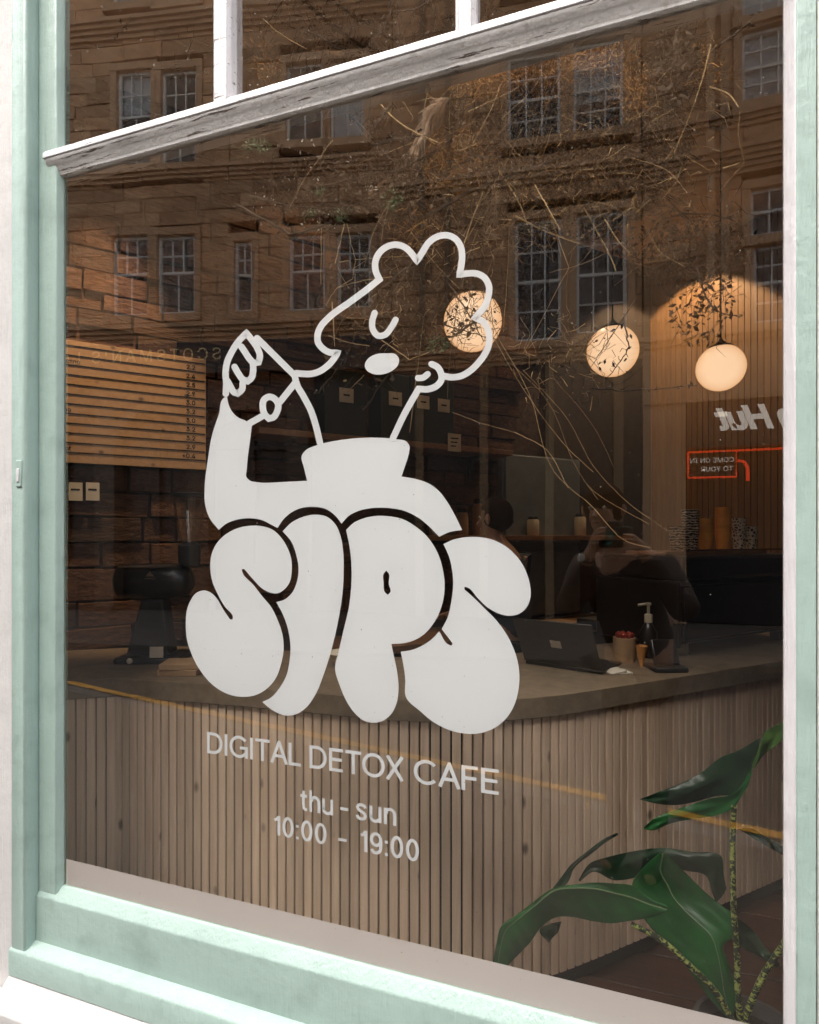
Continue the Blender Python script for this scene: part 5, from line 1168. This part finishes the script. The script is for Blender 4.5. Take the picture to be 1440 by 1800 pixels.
for k in range(46):
    x0, y0_ = rnd.uniform(720, 1240), rnd.uniform(60, 420); a = rnd.choice((1.9, 2.2, 1.2, 0.9, 2.5, 0.5)) + rnd.uniform(-.3, .3); l = rnd.uniform(60, 170)
    x1, y1_ = x0 + l * math.cos(a), y0_ + l * math.sin(a); bx, by = rnd.uniform(-12, 12), rnd.uniform(-12, 12)
    stalk([(x0, y0_), ((x0 + x1) / 2 + bx, (y0_ + y1_) / 2 + by), (x1, y1_)], rnd.uniform(0.3, 0.65), rnd.uniform(0.0012, 0.0026), rnd.choice((STRAW, STRAW, DRYTW)), 'straw_stalk', 0.6, 0.4, rnd.uniform(-0.08, 0.08))
mass('twig_tangle', DRYTW, [(560,60,140,70,260,0.5),(800,60,120,60,260,0.5),(640,330,190,70,420,0.5),(1000,250,220,160,900,0.55),(700,480,150,90,300,0.5),(820,560,110,90,220,0.5),(1000,640,110,90,220,0.55),(1230,430,90,110,180,0.6),(330,90,60,50,24,0.5)], (0.004, 0.012), 0.8)
for k in range(60):
    x0, y0_ = rnd.uniform(560, 1180), rnd.uniform(120, 560); a = rnd.uniform(0.2, 2.9); l = rnd.uniform(60, 190)
    x1, y1_ = x0 + l * math.cos(a), y0_ + l * math.sin(a) * 0.8; bx, by = rnd.uniform(-24, 24), rnd.uniform(-24, 24)
    stalk([(x0, y0_), ((x0 + x1) / 2 + bx, (y0_ + y1_) / 2 + by), (x1, y1_)], rnd.uniform(0.3, 0.75), rnd.uniform(0.0008, 0.0016), rnd.choice((DRYSTEM, DRYTW)), 'dry_stem', 0.8, 0.5, rnd.uniform(-0.1, 0.1))
mass('green_sprigs', SPRIG, [(452,255,26,14,210,0.4),(690,352,18,20,195,0.4),(600,375,22,14,75,0.4),(768,606,22,14,105,0.4),(560,335,12,10,75,0.4),(545,375,14,10,60,0.4)], (0.004, 0.010), 0.1)
mass('pale_flowers', PETAL, [(540,290,110,60,67,0.45),(560,390,120,30,60,0.45),(480,350,50,30,27,0.45),(650,330,14,14,18,0.4)], (0.004, 0.008), 0.0)
# plumes
def plume(path, n, w, y):
    sp = smooth_path([Vector((a, b_, 0)) for a, b_ in path], 6); b = MB()
    for i in range(n):
        k = rnd.randrange(len(sp)); p = on_y(sp[k].x, sp[k].y, y); t = (sp[min(k+1, len(sp)-1)] - sp[max(0, k-1)]).normalized()
        d = Vector((t.x * CA, rnd.uniform(-.4, .4), -t.y)) + Vector((rnd.uniform(-1,1), rnd.uniform(-1,1), rnd.uniform(-1,1))) * 0.45
        l = w * rnd.uniform(0.5, 1.2); b.tube([p, p + d * l * 0.5, p + d * l + Vector((0, 0, -0.25 * l))], [0.0012, 0.0009, 0.0004], 3, cap=False)
    o = b.build('plume', PLUME, dry); return o
plume([(790,172),(770,185),(752,215),(738,250)], 700, 0.06, 0.42); plume([(548,88),(575,92),(607,99)], 220, 0.03, 0.42); plume([(648,342),(662,330),(680,320)], 120, 0.02, 0.4); plume([(860,300),(870,330),(868,360)], 260, 0.06, 0.5)
b = MB(); b.tube([on_y(1000, 120, 0.6), Vector((on_y(1000, 120, 0.6).x, 0.6, CEIL))], 0.002, 5); b.tube([on_y(700, 160, 0.5), Vector((on_y(700, 160, 0.5).x, 0.5, CEIL))], 0.002, 5); b.build('hanging_wire', BLACKM, dry)

# ------------------------------------------------------------------ people
FW, RG = Vector((-SA, CA, 0)), Vector((CA, SA, 0))
def skin_mesh(name, verts, edges, root, mat, parent=None, sub=2, org=Vector((0, 0, 0))):
    keys = list(verts); me = bpy.data.meshes.new(name)
    P = world_loc(parent) if parent else org
    me.from_pydata([tuple(Vector(verts[k][0]) - P) for k in keys], [(keys.index(a), keys.index(c)) for a, c in edges], []); me.materials.append(mat)
    o = link(name, me, parent, (0, 0, 0) if parent else org)
    sk = o.modifiers.new('skin', 'SKIN'); sk.use_smooth_shade = True
    for i, k in enumerate(keys):
        r = verts[k][1]; d = me.skin_vertices[0].data[i]; d.radius = r if isinstance(r, tuple) else (r, r); d.use_root = (k == root)
    ss = o.modifiers.new('smooth', 'SUBSURF'); ss.levels = sub; ss.render_levels = sub
    return o
def person(name, label, base, fw, rg, J, clothes, hands, headc, headr, hair):
    """J: joint -> ((right, forward, up), radius) in the person's own frame"""
    def w(p): return base + rg * p[0] + fw * p[1] + Vector((0, 0, p[2]))
    V = {k: (w(p), r) for k, (p, r) in J.items()}
    E = [('pelvis','spine'),('spine','chest'),('chest','neck'),('neck','jaw'),('jaw','skull'),('skull','crown')]
    for s in ('l', 'r'):
        E += [('chest','sh'+s),('sh'+s,'el'+s),('el'+s,'wr'+s),('wr'+s,'pa'+s),('pelvis','hi'+s),('hi'+s,'kn'+s),('kn'+s,'an'+s),('an'+s,'to'+s)]
        for f in range(5):
            if 'f%d%s0' % (f, s) in V: E += [('pa'+s, 'f%d%s0' % (f, s)), ('f%d%s0' % (f, s), 'f%d%s1' % (f, s)), ('f%d%s1' % (f, s), 'f%d%s2' % (f, s))]
    t = skin_mesh(name, V, E, 'pelvis', SKIN, None, 2, base); tag(t, label, 'person')
    def cloth(nm, keys, edges, root, mat, grow):
        VV = {k: (V[k][0], (V[k][1] if not isinstance(V[k][1], tuple) else V[k][1][0]) + grow) for k in keys}
        skin_mesh(nm, VV, edges, root, mat, t)
    top, bot = clothes
    cloth('jacket', ['pelvis','spine','chest','shl','shr','ell','elr','wrl','wrr'], [('pelvis','spine'),('spine','chest'),('chest','shl'),('shl','ell'),('ell','wrl'),('chest','shr'),('shr','elr'),('elr','wrr')], 'pelvis', top, 0.020)
    cloth('trousers', ['pelvis','hil','hir','knl','knr','anl','anr'], [('pelvis','hil'),('hil','knl'),('knl','anl'),('pelvis','hir'),('hir','knr'),('knr','anr')], 'pelvis', bot, 0.014)
    for s in ('l', 'r'): cloth('shoe', ['an'+s, 'to'+s], [('an'+s, 'to'+s)], 'an'+s, BLACKM, 0.012)
    # hair as a cap of the skull
    c = w(headc); b = MB(); pr = []
    b2 = bmesh.new(); bmesh.ops.create_uvsphere(b2, u_segments=20, v_segments=14, radius=1.0)
    V3 = []; 
    for v in b2.verts:
        p = v.co; q = Vector((p.x * headr * 1.02, p.y * headr * 1.16, p.z * headr * 1.16))
        if p.y > 0.55 and p.z < 0.30: q = q * 0.80
        if p.z < -0.35: q.y -= 0.01
        V3.append(c + rg * q.x + fw * (q.y - 0.012) + Vector((0, 0, q.z + 0.018)))
    b.add(V3, [tuple(v.index for v in f.verts) for f in b2.faces]); b2.free()
    b.build('hair', hair, t, smooth=True)
    # face: eyes, nose, ears, mouth
    for sx in (-1, 1):
        e = w((headc[0] + sx * headr * 0.36, headc[1] + headr * 0.88, headc[2] + 0.002)); b = MB(); b.lathe([(0.002, -0.010), (0.010, 0), (0.002, 0.010)], e, 10); b.build('eye', PETAL, t, smooth=True)
        e = w((headc[0] + sx * headr * 0.98, headc[1], headc[2] - 0.01)); b = MB(); b.lathe([(0.004, -0.03), (0.014, -0.01), (0.016, 0.015), (0.006, 0.03)], e, 8); b.build('ear', SKIN, t, smooth=True)
    n0 = w((headc[0], headc[1] + headr * 0.92, headc[2] - 0.005)); n1 = w((headc[0], headc[1] + headr * 1.18, headc[2] - 0.04)); b = MB(); b.tube([n0, n1, n1 - fw * 0.02 - EZ * 0.006], [0.008, 0.014, 0.006], 8); b.build('nose', SKIN, t, smooth=True)
    m0_ = w((headc[0] - 0.02, headc[1] + headr * 0.93, headc[2] - 0.066)); m1_ = w((headc[0] + 0.02, headc[1] + headr * 0.93, headc[2] - 0.066)); b = MB(); b.tube([m0_, m0_.lerp(m1_, .5) + fw * 0.006, m1_], [0.003, 0.006, 0.003], 6); b.build('mouth', mat_plain('lip', (0.30, 0.12, 0.09), 0.5), t, smooth=True)
    return t
base = Vector((CAM.x, CAM.y, -0.02)); B0 = 0.02
HZ = 1.57
J = {'pelvis': ((0.03, -.36, .97), (.15, .11)), 'spine': ((0.03, -.37, 1.16), (.14, .105)), 'chest': ((-.03, -.35, 1.40), (.15, .11)), 'neck': ((-.07, -.30, 1.54), .055), 'jaw': ((-.10, -.235, 1.635), .060), 'skull': ((-.10, -.255, 1.72), .088), 'crown': ((-.10, -.26, 1.775), .07),
     'shl': ((-.22, -.34, 1.43), .062), 'ell': ((-.26, -.17, 1.20), .046), 'wrl': ((-.105, -.055, 1.475), .031), 'pal': ((-.075, -.050, 1.54), (.034, .020)),
     'shr': ((.15, -.33, 1.43), .062), 'elr': ((.28, -.20, 1.23), .046), 'wrr': ((.125, -.125, 1.49), .031), 'par': ((.10, -.115, 1.545), (.034, .020)),
     'hil': ((-.06, -.36, .90), .085), 'knl': ((-.06, -.33, .50), .058), 'anl': ((-.06, -.37, .09), .042), 'tol': ((-.08, -.20, .045), .036),
     'hir': ((.11, -.36, .90), .085), 'knr': ((.10, -.33, .50), .058), 'anr': ((.10, -.37, .09), .042), 'tor': ((.12, -.20, .045), .036)}
for f, (dz, ln_) in enumerate(((0.026, 0.9), (0.010, 1.0), (-0.008, 0.95), (-0.026, 0.75))):     # left hand over the lens barrel
    J['f%dl0' % f] = ((-.062, -.032, 1.562 + dz), .0095); J['f%dl1' % f] = ((-.040 , -.022, 1.582 + dz * ln_), .0088); J['f%dl2' % f] = ((-.012, -.026, 1.592 + dz * 0.8 * ln_), .0075)
J['f4l0'] = ((-.06, -.06, 1.525), .0105); J['f4l1'] = ((-.035, -.055, 1.505), .010); J['f4l2'] = ((-.01, -.05, 1.497), .0085)
for f, (dz, ln_) in enumerate(((0.028, 0.9), (0.010, 1.0), (-0.008, 0.95), (-0.026, 0.75))):
    J['f%dr0' % f] = ((.088, -.080, 1.548 + dz), .0095); J['f%dr1' % f] = ((.075, -.048, 1.552 + dz * ln_), .0088); J['f%dr2' % f] = ((.052, -.044, 1.552 + dz * ln_), .0075)
J['f4r0'] = ((.09, -.14, 1.55), .0105); J['f4r1'] = ((.075, -.152, 1.565), .010); J['f4r2'] = ((.05, -.155, 1.57), .0085)
ph = person('person', 'photographer in a dark coat holding a camera, reflected in the pane', base, FW, RG, J, (COATM, TROUSER), True, (-.10, -.245, 1.705), .092, HAIR)
def lw(r, f, z): return Vector((CAM.x, CAM.y, 0)) + RG * r + FW * f + Vector((0, 0, z))
MP = Matrix(((RG.x, FW.x, 0, CAM.x), (RG.y, FW.y, 0, CAM.y), (0, 0, 1, 0), (0, 0, 0, 1)))
camo = thing('photo_camera', 'black camera held up by the reflected photographer', 'camera', lw(0, -.1, 1.50))
b = MB(); b.box((-.068, -.135, 1.505), (.072, -.075, 1.597), MP); b.build('camera_body', BLACKM, camo, bevel=0.008)
b = MB(); b.box((-.028, -.135, 1.5975), (.028, -.080, 1.622), MP); b.build('viewfinder', BLACKM, camo, bevel=0.006)
b = MB(); b.lathe([(.034, 0.0), (.036, .01), (.036, .05), (.033, .052), (.031, .046), (.0005, .046)], lw(0, -.0745, 1.55), 24, axis=FW); b.build('lens_barrel', BLACK, camo, smooth=True)
LENSG = mat_plain('lens_coating', (0.02, 0.20, 0.22), 0.05, 0.6, var=0.02, bmp=0.0)
b = MB(); b.lathe([(.029, 0.0), (.022, .003), (.012, .0045), (.001, .005)], lw(0, -.028, 1.55), 24, axis=FW); b.build('lens_glass', LENSG, camo, smooth=True)
wt = thing('wrist_watch', 'pale wristwatch on the left wrist of the reflected photographer', 'watch', lw(-.12, -.065, 1.44))
b = MB(); b.lathe([(.036, -.008), (.038, 0), (.036, .008)], lw(-.112, -.062, 1.458), 18, axis=Vector((RG * .12 + FW * .115 + EZ * .27).normalized())); b.build('strap', BLACKM, wt, smooth=True)
b = MB(); b.lathe([(.017, 0), (.019, .002), (.019, .008), (.016, .010), (.001, .0105)], lw(-.120, -.026, 1.462), 20, axis=FW); b.build('dial', SASH, wt, smooth=True)
# barista behind the counter
bp = at_depth(893, 945, 3.28); base = Vector((bp.x, bp.y, 0.0)); bf = Vector((-0.85, 0.2, 0)).normalized(); br = Vector((bf.y, -bf.x, 0))
J = {'pelvis': ((0, 0, .95), (.14, .11)), 'spine': ((0, .01, 1.14), (.13, .10)), 'chest': ((0, .03, 1.37), (.145, .11)), 'neck': ((0, .06, 1.51), .05), 'jaw': ((0, .10, 1.60), .058), 'skull': ((0, .085, 1.68), .085), 'crown': ((0, .08, 1.73), .07),
     'shl': ((-.18, .02, 1.40), .06), 'ell': ((-.23, .06, 1.13), .044), 'wrl': ((-.12, .26, 1.10), .03), 'pal': ((-.09, .32, 1.10), (.03, .018)),
     'shr': ((.18, .02, 1.40), .06), 'elr': ((.23, .06, 1.13), .044), 'wrr': ((.12, .26, 1.08), .03), 'par': ((.09, .32, 1.08), (.03, .018)),
     'hil': ((-.09, 0, .89), .08), 'knl': ((-.10, .02, .49), .055), 'anl': ((-.10, -.02, .09), .04), 'tol': ((-.11, .13, .045), .035),
     'hir': ((.09, 0, .89), .08), 'knr': ((.10, .02, .49), .055), 'anr': ((.10, -.02, .09), .04), 'tor': ((.11, .13, .045), .035)}
for s, sg in (('l', -1), ('r', 1)):
    hz = J['pa' + s][0][2]
    for f in range(4):
        o_ = (f - 1.5) * 0.018
        J['f%d%s0' % (f, s)] = ((sg * (.085 + o_), .36, hz), .009); J['f%d%s1' % (f, s)] = ((sg * (.083 + o_), .39, hz - .012), .0085); J['f%d%s2' % (f, s)] = ((sg * (.08 + o_), .405, hz - .035), .007)
    J['f4%s0' % s] = ((sg * .06, .33, hz), .010); J['f4%s1' % s] = ((sg * .04, .355, hz - .01), .009); J['f4%s2' % s] = ((sg * .03, .375, hz - .025), .008)
person('person', 'barista in a blue grey top standing behind the counter by the fridge', base, bf, br, J, (SHIRTB, TROUSER), True, (0, .085, 1.665), .088, HAIR)
